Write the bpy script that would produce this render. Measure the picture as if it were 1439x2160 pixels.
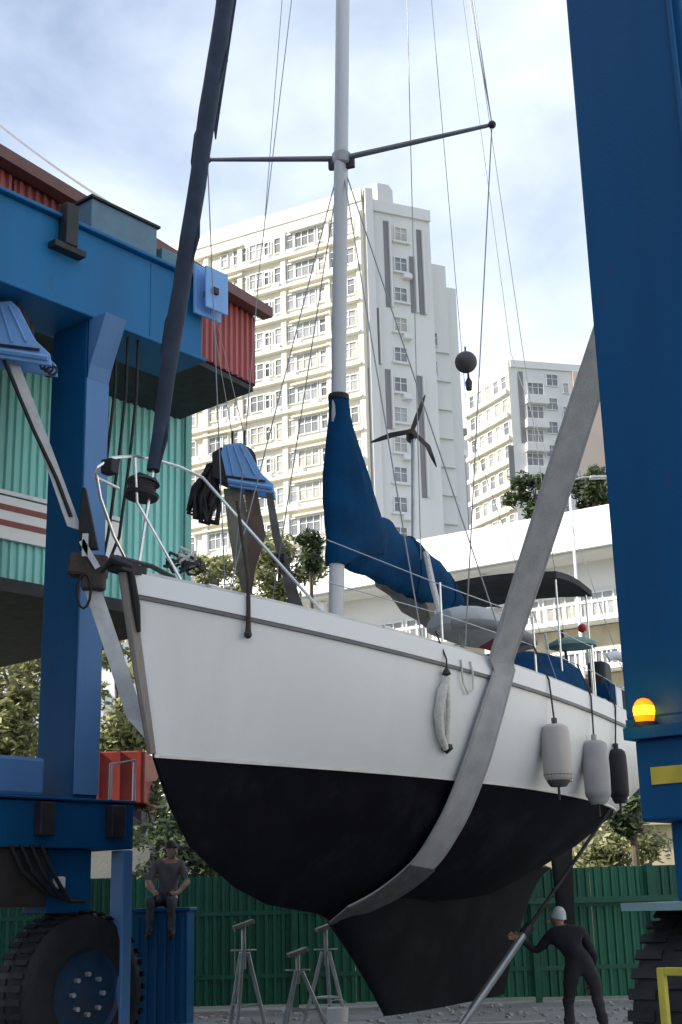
import bpy, bmesh, math, random
from mathutils import Vector, Matrix, noise
from math import radians as R, sin, cos, pi, sqrt, atan2
random.seed(7)
V = Vector
for o in list(bpy.data.objects): bpy.data.objects.remove(o)
scn = bpy.context.scene
col = scn.collection

# ---------------------------------------------------------------- camera
F, PIT, ROLL, EYE = 2817.0, R(16.23), R(-1.475), 1.6
cam_d = bpy.data.cameras.new('camera'); cam = bpy.data.objects.new('camera', cam_d); col.objects.link(cam)
cam_d.sensor_fit = 'VERTICAL'; cam_d.sensor_height = 36; cam_d.lens = F / 2160 * 36
cam_d.clip_start = 0.1; cam_d.clip_end = 4000
MR = Matrix.Rotation(pi/2 + PIT, 3, 'X') @ Matrix.Rotation(ROLL, 3, 'Z')
cam.matrix_world = Matrix.Translation((0, 0, EYE)) @ MR.to_4x4()
scn.camera = cam

# ---------------------------------------------------------------- sky, sun, exposure
SUN_AZ = V((-.96, -.28)).normalized(); SUN_EL = R(36)
w = bpy.data.worlds.new('World'); scn.world = w; w.use_nodes = True
nt = w.node_tree; nt.nodes.clear()
wo = nt.nodes.new('ShaderNodeOutputWorld'); bg = nt.nodes.new('ShaderNodeBackground'); bg.inputs[1].default_value = 0.12
sky = nt.nodes.new('ShaderNodeTexSky'); sky.sky_type = 'NISHITA'; sky.sun_disc = False
sky.sun_elevation = SUN_EL; sky.sun_rotation = atan2(SUN_AZ.x, SUN_AZ.y)
sky.air_density = 1.0; sky.dust_density = .5; sky.ozone_density = 1.0
tc = nt.nodes.new('ShaderNodeTexCoord'); mp = nt.nodes.new('ShaderNodeMapping'); mp.inputs['Scale'].default_value = (1, 1, 1.9)
mp.inputs['Location'].default_value = (.35, .1, .62)
n1 = nt.nodes.new('ShaderNodeTexNoise'); n1.inputs['Scale'].default_value = 2.6; n1.inputs['Detail'].default_value = 7; n1.inputs['Roughness'].default_value = .52
n1.inputs['Distortion'].default_value = .25
rp = nt.nodes.new('ShaderNodeValToRGB'); rp.color_ramp.elements[0].position = .34; rp.color_ramp.elements[1].position = .62
rp.color_ramp.elements[0].color = (.22, .22, .22, 1); rp.color_ramp.elements[1].color = (1, 1, 1, 1)
mx = nt.nodes.new('ShaderNodeMixRGB'); mx.inputs[2].default_value = (5.8, 6.4, 7.3, 1)
L = nt.links.new
L(tc.outputs['Generated'], mp.inputs[0]); L(mp.outputs[0], n1.inputs[0]); L(n1.outputs[0], rp.inputs[0])
L(rp.outputs[0], mx.inputs[0]); L(sky.outputs[0], mx.inputs[1]); L(mx.outputs[0], bg.inputs[0]); L(bg.outputs[0], wo.inputs[0])
sd = bpy.data.lights.new('sun', 'SUN'); sd.energy = 5.0; sd.angle = R(.6); sd.color = (1, .94, .82)
so = bpy.data.objects.new('sun', sd); col.objects.link(so)
sv = V((SUN_AZ.x*cos(SUN_EL), SUN_AZ.y*cos(SUN_EL), sin(SUN_EL)))
so.rotation_euler = (-sv).to_track_quat('-Z', 'Y').to_euler(); so.location = sv*60
vs = scn.view_settings; vs.view_transform = 'Standard'; vs.look = 'None'; vs.exposure = 0.72; vs.gamma = 1; vs.use_curve_mapping = False

# ---------------------------------------------------------------- pixel -> world helpers
def ray(x, y): return MR @ V(((x-719.5)/F, -(y-1080)/F, -1))
EY = V((0, 0, EYE))
def P(x, y, Y): d = ray(x, y); return EY + d*(Y/d.y)
def PZ(x, y, z): d = ray(x, y); return EY + d*((z-EYE)/d.z)
def hit(x, y, K, dr):                       # ray against the vertical plane through K along dr
    d = ray(x, y); nx, ny = -dr[1], dr[0]
    t = (K[0]*nx + K[1]*ny)/(d.x*nx + d.y*ny); return EY + d*t

# ---------------------------------------------------------------- materials
MC = {}
def mat(name, c, rough=.6, metal=0, var=.12, scale=6, bump=0, bscale=40, stain=None, stain_amt=.35, streak=False, spec=.4, rust=0, objvar=0):
    if name in MC: return MC[name]
    m = bpy.data.materials.new(name); m.use_nodes = True; t = m.node_tree; b = t.nodes['Principled BSDF']
    b.inputs['Roughness'].default_value = rough; b.inputs['Metallic'].default_value = metal
    b.inputs['Specular IOR Level'].default_value = spec
    g = t.nodes.new('ShaderNodeNewGeometry')
    src = g.outputs['Position']
    if streak:
        mpn = t.nodes.new('ShaderNodeMapping'); mpn.inputs['Scale'].default_value = (1, 1, .12); t.links.new(src, mpn.inputs[0]); src2 = mpn.outputs[0]
    else: src2 = src
    n = t.nodes.new('ShaderNodeTexNoise'); n.inputs['Scale'].default_value = scale; n.inputs['Detail'].default_value = 6
    t.links.new(src2, n.inputs[0])
    r = t.nodes.new('ShaderNodeValToRGB'); r.color_ramp.elements[0].position = .3; r.color_ramp.elements[1].position = .7
    lo = tuple(max(0, x*(1-var)) for x in c); hi = tuple(min(1, x*(1+var)) for x in c)
    r.color_ramp.elements[0].color = (*lo, 1); r.color_ramp.elements[1].color = (*hi, 1)
    t.links.new(n.outputs[0], r.inputs[0]); out = r.outputs[0]
    if stain:
        n2 = t.nodes.new('ShaderNodeTexNoise'); n2.inputs['Scale'].default_value = scale*.45; n2.inputs['Detail'].default_value = 8; n2.inputs['Roughness'].default_value = .7
        t.links.new(src2, n2.inputs[0])
        r2 = t.nodes.new('ShaderNodeValToRGB'); r2.color_ramp.elements[0].position = .52; r2.color_ramp.elements[1].position = .75
        r2.color_ramp.elements[0].color = (0, 0, 0, 1); r2.color_ramp.elements[1].color = (stain_amt,)*3 + (1,)
        t.links.new(n2.outputs[0], r2.inputs[0])
        mxn = t.nodes.new('ShaderNodeMixRGB'); mxn.inputs[2].default_value = (*stain, 1)
        t.links.new(r2.outputs[0], mxn.inputs[0]); t.links.new(out, mxn.inputs[1]); out = mxn.outputs[0]
    if rust:
        n4 = t.nodes.new('ShaderNodeTexNoise'); n4.inputs['Scale'].default_value = 3.2; n4.inputs['Detail'].default_value = 12; n4.inputs['Roughness'].default_value = .78
        mp4 = t.nodes.new('ShaderNodeMapping'); mp4.inputs['Scale'].default_value = (1, 1, .35); t.links.new(src, mp4.inputs[0]); t.links.new(mp4.outputs[0], n4.inputs[0])
        r4 = t.nodes.new('ShaderNodeValToRGB'); r4.color_ramp.elements[0].position = .60; r4.color_ramp.elements[1].position = .70
        r4.color_ramp.elements[0].color = (0, 0, 0, 1); r4.color_ramp.elements[1].color = (rust,)*3 + (1,)
        m4 = t.nodes.new('ShaderNodeMixRGB'); m4.inputs[2].default_value = (.07, .035, .02, 1)
        t.links.new(n4.outputs[0], r4.inputs[0]); t.links.new(r4.outputs[0], m4.inputs[0]); t.links.new(out, m4.inputs[1]); out = m4.outputs[0]
    if objvar:
        oi = t.nodes.new('ShaderNodeObjectInfo'); mr = t.nodes.new('ShaderNodeMapRange'); mr.inputs[3].default_value = 1-objvar; mr.inputs[4].default_value = 1+objvar
        t.links.new(oi.outputs['Random'], mr.inputs[0]); hs = t.nodes.new('ShaderNodeHueSaturation'); t.links.new(mr.outputs[0], hs.inputs['Value']); t.links.new(out, hs.inputs['Color']); out = hs.outputs[0]
    t.links.new(out, b.inputs['Base Color'])
    if bump:
        n3 = t.nodes.new('ShaderNodeTexNoise'); n3.inputs['Scale'].default_value = bscale; n3.inputs['Detail'].default_value = 4
        t.links.new(src, n3.inputs[0])
        bp = t.nodes.new('ShaderNodeBump'); bp.inputs['Strength'].default_value = bump; bp.inputs['Distance'].default_value = .02
        t.links.new(n3.outputs[0], bp.inputs['Height']); t.links.new(bp.outputs[0], b.inputs['Normal'])
    MC[name] = m; return m
def leafmat(name, c, c2):
    m = bpy.data.materials.new(name); m.use_nodes = True; t = m.node_tree; b = t.nodes['Principled BSDF']; b.inputs['Roughness'].default_value = .55
    g = t.nodes.new('ShaderNodeNewGeometry'); r = t.nodes.new('ShaderNodeValToRGB')
    r.color_ramp.elements[0].color = (*c, 1); r.color_ramp.elements[1].color = (*c2, 1)
    t.links.new(g.outputs['Random Per Island'], r.inputs[0]); t.links.new(r.outputs[0], b.inputs['Base Color'])
    tr = t.nodes.new('ShaderNodeBsdfTranslucent'); t.links.new(r.outputs[0], tr.inputs[0])
    ms = t.nodes.new('ShaderNodeMixShader'); ms.inputs[0].default_value = .3
    o = t.nodes['Material Output']; t.links.new(b.outputs[0], ms.inputs[1]); t.links.new(tr.outputs[0], ms.inputs[2]); t.links.new(ms.outputs[0], o.inputs[0])
    MC[name] = m; return m
def emit(name, c, s):
    m = bpy.data.materials.new(name); m.use_nodes = True; b = m.node_tree.nodes['Principled BSDF']
    b.inputs['Base Color'].default_value = (*c, 1); b.inputs['Emission Color'].default_value = (*c, 1); b.inputs['Emission Strength'].default_value = s
    MC[name] = m; return m
BLUE = mat('blue_paint', (.0015, .075, .205), .5, var=.12, scale=2.2, stain=(.006, .045, .10), stain_amt=.5, streak=True, bump=.08, bscale=60, spec=.22, rust=.55)
BEAMB = mat('lit_beam_blue', (.010, .135, .315), .5, var=.12, scale=1.6, stain=(.03, .11, .22), stain_amt=.45, streak=True, bump=.06, bscale=60, spec=.25, rust=.4)  # column blue made lighter: the light on the beam painted in
LBLUE = mat('light_blue_paint', (.18, .38, .72), .45, var=.1, scale=3, stain=(.10, .20, .36), stain_amt=.4, streak=True)
PALEBLUE = mat('pale_blue_paint', (.085, .205, .42), .5, var=.1, scale=3, stain=(.05, .15, .34), stain_amt=.35, streak=True)
STEEL = mat('galvanised_steel', (.42, .43, .44), .4, .6, var=.15)
STAIN = mat('stainless', (.7, .71, .72), .25, .9, var=.05)
BLACK = mat('black_rubber', (.012, .012, .014), .65, var=.3, scale=12, bump=.2)
DARKM = mat('dark_metal', (.03, .03, .034), .55, .2, var=.3)
GEL = mat('white_gelcoat', (.78, .78, .765), .38, var=.025, scale=1.4, stain=(.58, .55, .49), stain_amt=.32, streak=True, bump=.01, bscale=5)
DECK = mat('deck_white', (.74, .75, .73), .6, var=.08, scale=5, bump=.1)
ANTI = mat('antifouling', (.004, .004, .008), .85, var=.35, scale=2.5, stain=(.03, .031, .034), stain_amt=.6, bump=.1, bscale=25, spec=.12)
KEELM = mat('keel_antifouling', (.006, .007, .009), .8, var=.35, scale=2.2, stain=(.022, .028, .025), stain_amt=.6, bump=.12, bscale=25, spec=.12)
STEMM = mat('stem_grey', (.24, .21, .20), .6, var=.25, scale=5, streak=True, stain=(.10, .07, .06), stain_amt=.7)
ALU = mat('mast_alloy', (.47, .48, .49), .45, .15, var=.06, scale=3, streak=True)
NAVY = mat('navy_canvas', (.003, .043, .118), .85, var=.22, scale=3, bump=.5, bscale=9, spec=.08, stain=(.003, .03, .08), stain_amt=.6)
SAILUV = mat('sail_uv_strip', (.022, .035, .062), .8, var=.3, scale=4, bump=.4, bscale=14)
STRAP = mat('grey_webbing', (.36, .365, .37), .85, var=.14, scale=5, stain=(.25, .24, .23), stain_amt=.3, bump=.3, bscale=90)
STRAPL = mat('pale_webbing', (.50, .50, .50), .85, var=.14, scale=5, stain=(.2, .17, .15), stain_amt=.6, bump=.3, bscale=90)
OLIVE = mat('olive_webbing', (.20, .19, .14), .9, var=.2, scale=6, stain=(.10, .07, .05), stain_amt=.6)
BROWN = mat('brown_sleeve', (.055, .042, .035), .85, var=.35, scale=8, bump=.3)
WIRE = mat('wire', (.30, .31, .33), .5, .5, var=.05)
ROPEW = mat('white_rope', (.62, .61, .56), .9, var=.15, scale=30, bump=.3, bscale=120)
ROPED = mat('dark_rope', (.05, .045, .05), .9, var=.2, scale=30)
FEND = mat('fender_vinyl', (.44, .41, .38), .5, var=.12, scale=7, stain=(.12, .10, .09), stain_amt=.75, streak=True)
TEAL = mat('teal_cladding', (.27, .62, .57), .5, var=.14, scale=1.6, stain=(.15, .38, .36), stain_amt=.5, streak=True, rust=.25, objvar=.10)
REDC = mat('red_cladding', (.34, .085, .08), .55, var=.12, scale=2, stain=(.18, .05, .05), stain_amt=.5, streak=True, objvar=.12)
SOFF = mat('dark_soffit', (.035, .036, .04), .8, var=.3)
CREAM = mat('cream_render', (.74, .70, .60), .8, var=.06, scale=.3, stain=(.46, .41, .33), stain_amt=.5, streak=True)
CREAMG = mat('grey_white_render', (.66, .65, .63), .8, var=.05, scale=.12, stain=(.45, .43, .41), stain_amt=.4, streak=True)  # on the cream towers this greyer tone paints in their shaded sides
WARM = mat('warm_render', (.60, .48, .40), .8, var=.06, scale=.12)
GROOVE = mat('grey_groove', (.20, .20, .205), .8, var=.1, scale=.3)
GLASS = mat('dark_glass', (.17, .17, .175), .15, var=.4, scale=.5, spec=.8)  # panes lightened to paint in haze on the far towers
GLASS2 = mat('curtained_glass', (.36, .34, .30), .2, var=.3, scale=.8, spec=.8)
GLASS3 = mat('grey_glass', (.28, .28, .285), .15, var=.4, scale=.6, spec=.8)
FRAME = mat('window_frame', (.66, .66, .65), .5, var=.05)
WHITEP = mat('white_paint', (.82, .82, .82), .5, var=.04, scale=.4, stain=(.62, .62, .60), stain_amt=.35, streak=True)
CONC = mat('concrete', (.21, .21, .205), .85, var=.18, scale=1.2, stain=(.13, .13, .12), stain_amt=.7, bump=.3, bscale=30)
FAR = mat('far_ground', (.12, .13, .09), .9, var=.3, scale=.05)
BEIGE = mat('beige_wall', (.46, .40, .28), .85, var=.18, scale=.9, stain=(.2, .15, .08), stain_amt=.6)
GREENF = mat('green_sheet', (.015, .115, .066), .5, var=.15, scale=2, stain=(.012, .08, .05), stain_amt=.6, streak=True, rust=.3, objvar=.22)
GREEND = mat('green_post', (.012, .09, .055), .5, var=.15)
TIMBER = mat('weathered_timber', (.23, .20, .16), .85, var=.3, scale=6, bump=.3)
YEL = mat('yellow_paint', (.50, .42, .06), .5, var=.18, scale=5, stain=(.2, .15, .04), stain_amt=.5)
DGREEN = mat('dark_green_canvas', (.018, .035, .030), .85, var=.3, scale=5, bump=.3, bscale=15)
PGREEN = mat('pale_green_canvas', (.20, .34, .31), .8, var=.12)
GREYR = mat('grey_hypalon', (.36, .36, .36), .55, var=.1)
REDP = mat('red_paint', (.20, .022, .015), .5, var=.2, scale=2)
SKIN = mat('skin', (.33, .19, .13), .55, var=.08)
GREYSHIRT = mat('grey_shirt', (.11, .10, .11), .9, var=.12, scale=10, bump=.3)
DARKCL = mat('dark_clothes', (.016, .016, .022), .9, var=.25, scale=10, bump=.3)
HAIR = mat('black_hair', (.012, .010, .010), .6, var=.2)
CAPM = mat('pale_cap', (.45, .52, .50), .8, var=.1)
BARK = mat('bark', (.11, .085, .06), .9, var=.3, scale=8, bump=.5)
LEAF1 = leafmat('leaf_olive', (.07, .085, .03), (.34, .34, .15))
LEAF2 = leafmat('leaf_dark', (.018, .035, .014), (.07, .10, .035))
LEAF3 = leafmat('leaf_fresh', (.04, .09, .02), (.14, .22, .06))
AMBER = emit('amber_lamp', (1.0, .40, .008), 4)

# ---------------------------------------------------------------- mesh builder
class MB:
    def __init__(s): s.v = []; s.f = []
    def add(s, vs, fs):
        k = len(s.v); s.v += [V(p) for p in vs]; s.f += [tuple(i+k for i in f) for f in fs]; return s
    def box(s, c, ax, h):                    # centre, three axes, half sizes
        c = V(c); X, Y, Z = [V(a).normalized()*k for a, k in zip(ax, h)]
        vs = [c+X*i+Y*j+Z*k for i in (-1, 1) for j in (-1, 1) for k in (-1, 1)]
        return s.add(vs, [(0, 1, 3, 2), (4, 6, 7, 5), (0, 4, 5, 1), (2, 3, 7, 6), (0, 2, 6, 4), (1, 5, 7, 3)])
    def rings(s, rs, cap=True, closed=True):
        n = len(rs[0]); vs = [p for r in rs for p in r]; fs = []
        for i in range(len(rs)-1):
            for j in range(n if closed else n-1):
                a = i*n+j; b = i*n+(j+1) % n; fs.append((a, b, b+n, a+n))
        if cap and closed: fs.append(tuple(range(n))[::-1]); fs.append(tuple(range((len(rs)-1)*n, len(rs)*n)))
        return s.add(vs, fs)
    def tube(s, pts, r, n=8, cap=True):
        pts = [V(p) for p in pts]; rr = r if isinstance(r, (list, tuple)) else [r]*len(pts); rs = []; up = None
        for i, p in enumerate(pts):
            t = (pts[min(i+1, len(pts)-1)]-pts[max(i-1, 0)]).normalized()
            if up is None: up = V((0, 0, 1)) if abs(t.z) < .9 else V((1, 0, 0))
            a = t.cross(up).normalized(); b = a.cross(t).normalized(); up = b
            rs.append([p+(a*cos(2*pi*j/n)+b*sin(2*pi*j/n))*rr[i] for j in range(n)])
        return s.rings(rs, cap)
    def strip(s, pts, ws, th, nrm):          # flat strap: points, width vectors (half), thickness along normals
        rs = []
        for p, wv, q in zip(pts, ws, nrm):
            q = V(q).normalized()*th/2; rs.append([p-wv-q, p+wv-q, p+wv+q, p-wv+q])
        return s.rings(rs)
    def lathe(s, c, ax, prof, n=20, cap=True):         # profile (distance along axis, radius)
        c = V(c); ax = V(ax).normalized(); up = V((0, 0, 1)) if abs(ax.z) < .9 else V((1, 0, 0))
        a = ax.cross(up).normalized(); b = a.cross(ax)
        return s.rings([[c+ax*d+(a*cos(2*pi*j/n)+b*sin(2*pi*j/n))*max(r, 1e-4) for j in range(n)] for d, r in prof], cap)
    def ball(s, c, r, n=14):
        return s.lathe(c, (0, 0, 1), [(-r*cos(pi*i/10), r*sin(pi*i/10)) for i in range(11)], n)
    def mesh(s, name, m, smooth=False, loc=None):
        me = bpy.data.meshes.new(name); vs = s.v
        if loc is not None: vs = [loc @ p for p in vs]
        me.from_pydata(vs, [], s.f)
        bm = bmesh.new(); bm.from_mesh(me); bmesh.ops.recalc_face_normals(bm, faces=bm.faces); bm.to_mesh(me); bm.free()
        if smooth: me.polygons.foreach_set('use_smooth', [True]*len(me.polygons))
        me.materials.append(m if not isinstance(m, str) else MC[m]); return me
    def build(s, name, m, parent=None, smooth=False, bevel=0, base=None):
        if parent is not None: inv = WM[parent.name].inverted()
        else:
            if base is None:
                xs = [p.x for p in s.v]; ys = [p.y for p in s.v]
                base = V(((min(xs)+max(xs))/2, (min(ys)+max(ys))/2, min(p.z for p in s.v)))
            inv = Matrix.Translation(-V(base))
        me = s.mesh(name, m, smooth, inv); o = bpy.data.objects.new(name, me); col.objects.link(o)
        if parent is not None: o.parent = parent; WM[o.name] = WM[parent.name]
        else: o.location = base; WM[o.name] = Matrix.Translation(base)
        if bevel:
            b = o.modifiers.new('bevel', 'BEVEL'); b.width = bevel; b.segments = 2; b.limit_method = 'ANGLE'; b.angle_limit = R(40)
        if smooth:
            try:
                me.set_sharp_from_angle(angle=R(38))
            except Exception: pass
        return o
WM = {}
def tag(o, label=None, cat=None, group=None, kind=None):
    for k, v in (('label', label), ('category', cat), ('group', group), ('kind', kind)):
        if v: o[k] = v
    return o
def thing(name, label, cat, loc=(0, 0, 0), rz=0, group=None):
    o = bpy.data.objects.new(name, None); col.objects.link(o); o.location = loc; o.rotation_euler = (0, 0, rz); o.empty_display_size = .3
    WM[o.name] = Matrix.Translation(V(loc)) @ Matrix.Rotation(rz, 4, 'Z'); return tag(o, label, cat, group)
def inst(name, me, parent, loc, rz=0, scale=(1, 1, 1)):
    """part that shares mesh data; loc/rz in the parent's own frame"""
    o = bpy.data.objects.new(name, me); col.objects.link(o); o.parent = parent; o.location = loc; o.rotation_euler = (0, 0, rz); o.scale = scale; return o
Z = V((0, 0, 1))
def lerp(a, b, t): return a+(b-a)*t
def interp(pts, x):
    if x <= pts[0][0]: return pts[0][1]
    for (a, b), (c, d) in zip(pts, pts[1:]):
        if x <= c: return b+(d-b)*(x-a)/(c-a)
    return pts[-1][1]

# ================================================================ SETTING
def sheet(name, z, x0, x1, y0, y1, m):
    return tag(MB().add([(x0, y0, z), (x1, y0, z), (x1, y1, z), (x0, y1, z)], [(0, 1, 2, 3)]).build(name, m), kind='structure')
sheet('ground', -.012, -1500, 1500, -300, 3000, FAR)
sheet('yard_pavement', 0, -17.9, 26.9, -33, 22.6, CONC)

# ---------------------------------------------------------------- window meshes shared by the far buildings (local X along the wall, Y outward, Z up)
AX = (V((1, 0, 0)), V((0, 1, 0)), V((0, 0, 1)))
def frame_mesh(w, h, cols, t=.09, dep=.16):
    m = MB()
    for x in (-w/2, w/2): m.box((x, dep/2, h/2), AX, (t/2, dep/2, h/2+t/2))
    for z in (0, h): m.box((0, dep/2-.004, z), AX, (w/2-t/2, dep/2-.004, t/2))
    for i in range(1, cols): m.box((-w/2+w*i/cols, dep/2-.02, h/2), AX, (t*.4, dep/2-.02, h/2-t/2))
    m.box((0, dep/2-.03, h*.62), AX, (w/2-t/2, dep/2-.03, t*.35))
    return m.mesh('window', FRAME)
def pane_mesh(w, h): return [MB().box((0, .03, h/2), AX, (w/2-.03, .025, h/2-.03)).mesh('pane', g) for g in (GLASS, GLASS2, GLASS3)]
AC_ME = MB().box((0, .28, .22), AX, (.4, .28, .22)).box((0, .57, .22), AX, (.3, .008, .15)).mesh('air_conditioner', FRAME)
class Face:
    """a wall of a building: origin at its right-hand end as seen from outside is not assumed; X runs along, Y points out"""
    def __init__(s, par, A, B):              # A, B in world xy; outward is left of A->B
        s.par = par; s.A = V((A[0], A[1], 0)); d = V((B[0]-A[0], B[1]-A[1], 0)); s.len = d.length; s.d = d.normalized(); s.n = V((-s.d.y, s.d.x, 0))
        s.inv = WM[par.name].inverted(); s.rz = atan2(s.d.y, s.d.x)
    def pt(s, x, z, out=0): return s.A+s.d*x+s.n*out+Z*z
    def put(s, name, me, x, z, out=0):
        return inst(name, me, s.par, s.inv @ s.pt(x, z, out), s.rz)
    def window(s, fm, pm, x, z):
        f = s.put('window', fm, x, z); inst('pane', random.choice((pm[0], pm[0], pm[1], pm[2])), f, (0, 0, 0)); return f
    def box(s, name, x0, x1, z0, z1, o0, o1, m):
        return MB().box(s.pt((x0+x1)/2, (z0+z1)/2, (o0+o1)/2), (s.d, s.n, Z), ((x1-x0)/2, (o1-o0)/2, (z1-z0)/2)).build(name, m, s.par)
    def s_of(s, px, py): return (hit(px, py, s.A, s.d)-s.A).dot(s.d), hit(px, py, s.A, s.d).z
def poly_wall(name, pts, z0, z1, m, par):
    n = len(pts); mb = MB().add([(x, y, z0) for x, y in pts]+[(x, y, z1) for x, y in pts],
        [(i, (i+1) % n, (i+1) % n+n, i+n) for i in range(n)]+[tuple(range(n, 2*n))])
    return mb.build(name, m, par)

# ---- tall cream tower
K = P(765, 400, 108); dl = V((-.88, .475)); dr = V((.913, .407)); dl.normalize(); dr.normalize()
KX = V((K.x, K.y)); LE = KX+dl*29; RE = KX+dr*6.7
tw = thing('apartment_tower', 'tallest cream apartment tower with window bays and dark vertical grooves behind the mast', 'tower', (K.x, K.y+8, 0))
zt = K.z
RB = RE+V((dl.x, dl.y))*9; LB = LE+V((.475, .88))*13
poly_wall('wall', [tuple(KX), tuple(LE), tuple(LB), tuple(RE+V((-.2, 1))*16), tuple(RE)], 0, zt-1.2, CREAMG, tw)
fl = Face(tw, KX, LE); fr = Face(tw, RE, KX)
# left face: sunlight painted in as a cream panel over the grey wall
fl.box('lit_facade_panel', 0, 29, 8, zt-.6, .0, .35, CREAM)
FZ = 3.03; rows = [zt-3.3-FZ*i for i in range(15)]
fl.A = fl.A+fl.n*.35
bays = []
for px in (742, 700, 651, 605, 551, 509, 457, 401): bays.append(fl.s_of(px, 870)[0])
fmA, pmA = frame_mesh(1.5, 1.5, 2), pane_mesh(1.5, 1.5); fmB, pmB = frame_mesh(2.1, 1.55, 3), pane_mesh(2.1, 1.55); fmC, pmC = frame_mesh(.75, 1.3, 1), pane_mesh(.75, 1.3)
for i, z in enumerate(rows):
    for j, sx in enumerate(bays):
        if i < 2 and j > 5: continue
        big = j in (1, 3, 4, 2)
        fl.window(fmB if big else fmA, pmB if big else pmA, sx, z-.9)
        if j in (3, 5, 2): fl.window(fmC, pmC, sx+1.75 if j != 2 else sx-1.75, z-.8)
        if random.random() < .75: fl.put('air_conditioner', AC_ME, sx+random.choice((-.9, .75)), z-1.5+random.choice((0, 0, -.1)))
    fl.box('ledge', .3, 28.7, z-1.75, z-1.5, 0, .55, CREAM)
    for a, b in ((0.5, 4.4), (9.6, 15.0)):
        fl.box('window_hood', a+3, b+3, z+.72, z+.86, 0, .5, CREAM)
for sx in (0.05, 3.3, 7.9, 12.6, 16.4, 20.8, 25.2): fl.box('pier', sx, sx+.5, 8, zt-2.2, 0, .3, CREAM)
fl.box('parapet', 0, 29, zt-1.3, zt, -.3, .12, CREAM)
fl.box('roof_house', 11, 17.6, zt-1.2, zt+1.0, -6, -1.2, CREAM)
fl.box('roof_house', 18.5, 27, zt-1.2, zt+.3, -5, -.8, CREAM)
o = fl.box('roof_opening', 16.0, 17.4, zt-.2, zt+.7, -1.19, -1.12, GLASS)
# right face with grooves; its shade painted in as greyer render
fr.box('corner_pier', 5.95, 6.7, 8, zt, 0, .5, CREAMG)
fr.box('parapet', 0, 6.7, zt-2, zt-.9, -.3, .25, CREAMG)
def groove(px, y0, y1, ww=.42):
    a, z0 = fr.s_of(px, y1); b, z1 = fr.s_of(px, y0); fr.box('groove', a-ww/2, a+ww/2, z0, z1, .02, .10, GROOVE)
    fr.box('rib', a-ww/2-.22, a-ww/2-.04, z0, z1, .0, .34, CREAMG)
for g in ((782, 460, 633), (819, 468, 648), (795, 650, 768), (786, 778, 1050), (821, 780, 905), (872, 543, 660), (890, 487, 664), (895, 795, 1050)): groove(*g)
fmD, pmD = frame_mesh(1.25, 1.35, 2), pane_mesh(1.25, 1.35)
for k in range(14):
    a, z = fr.s_of(845, 510+k*63.5); fr.window(fmD, pmD, a, z)
    if k % 2: fr.put('air_conditioner', AC_ME, a-.5, z-.75)
    fr.box('ledge', a-.9, a+.9, z-.22, z-.08, 0, .3, CREAMG)
fr.box('stair_core', 1.1, 5.9, 8, zt-.9, -.5, .016, CREAMG)
# roof drum and set-back wing
c = KX+dr*1.6+V((-.1, 1.4)); MB().lathe((c.x, c.y, zt-1.5), Z, [(0, 1.45), (2.5, 1.45), (2.5, 1.3), (2.52, .01)], 8).build('roof_drum', CREAMG, tw, True)
W1 = RE+dr*.05+V((-.407, .913))*2.0; W2 = W1+dr*2.5
poly_wall('wing_wall', [tuple(W2), tuple(W1), tuple(W1+V((-.3, 1))*9), tuple(W2+V((-.3, 1))*9)], 0, P(935, 545, 112).z, CREAMG, tw)
W3 = W2+V((-.1, .9)); W4 = W3+dr*1.2
poly_wall('wing_wall', [tuple(W4), tuple(W3), tuple(W3+V((-.3, 1))*7), tuple(W4+V((-.3, 1))*7)], 0, P(945, 590, 113).z, CREAMG, tw)
fw = Face(tw, W2, W1)
fmE, pmE = frame_mesh(.9, 1.3, 1), pane_mesh(.9, 1.3)
for k in range(9):
    a, z = fw.s_of(913, 730+k*60); fw.window(fmE, pmE, a, z)
    fw.box('ledge', .1, 2.4, z-.6, z-.4, 0, .25, CREAMG)

# ---- second tower
K2 = P(1075, 760, 150); k2 = V((K2.x, K2.y)); d2l = V((-.465, .885)); d2r = V((.97, .25)).normalized()
L2 = k2+d2l*9.6; R2 = k2+d2r*14.5
t2 = thing('apartment_block', 'shorter cream apartment block with balconies beyond the white canopy building', 'tower', (K2.x, K2.y+6, 0))
poly_wall('wall', [tuple(R2), tuple(k2), tuple(L2), tuple(L2+d2r*13)], 0, K2.z-.6, CREAMG, t2)
f2l = Face(t2, k2, L2); f2l.box('lit_facade_panel', 0, 9.6, 6, K2.z, 0, .3, CREAM); f2l.A = f2l.A+f2l.n*.3  # sunlit side painted creamer than the shaded one
f2r = Face(t2, R2, k2)
fmF, pmF = frame_mesh(1.05, 1.6, 1), pane_mesh(1.05, 1.6)
for k in range(8):
    z = f2l.s_of(1070, 805+k*50)[1]-.4
    for sx in (.9, 2.6, 4.4, 6.2, 8.0): f2l.window(fmF, pmF, sx, z-.4)
    f2l.box('ledge', .1, 9.5, z-1.25, z-.75, 0, .5, CREAM)
for k in range(8):
    a, z = f2r.s_of(1165, 815+k*50); f2r.window(fmA, pmA, a, z)
    a, z = f2r.s_of(1194, 830+k*50); f2r.window(fmC, pmC, a, z)
    a, z = f2r.s_of(1130, 835+k*50)
    f2r.window(fmB, pmB, a, z+.1); f2r.box('balcony', a-1.4, a+1.4, z-1.2, z-.15, 0, .8, CREAMG)
a, z0 = f2r.s_of(1106, 935); _, z1 = f2r.s_of(1106, 785); f2r.box('groove', a-.35, a+.35, z0, z1, .01, .1, GROOVE)
a, z0 = f2r.s_of(1083, 1035); _, z1 = f2r.s_of(1083, 940); f2r.box('groove', a-.35, a+.35, z0, z1, .01, .1, GROOVE)
a, _ = f2r.s_of(1207, 800); f2r.box('warm_bay', 0.1, a, 6, K2.z-.9, .0, .28, WARM)
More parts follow.
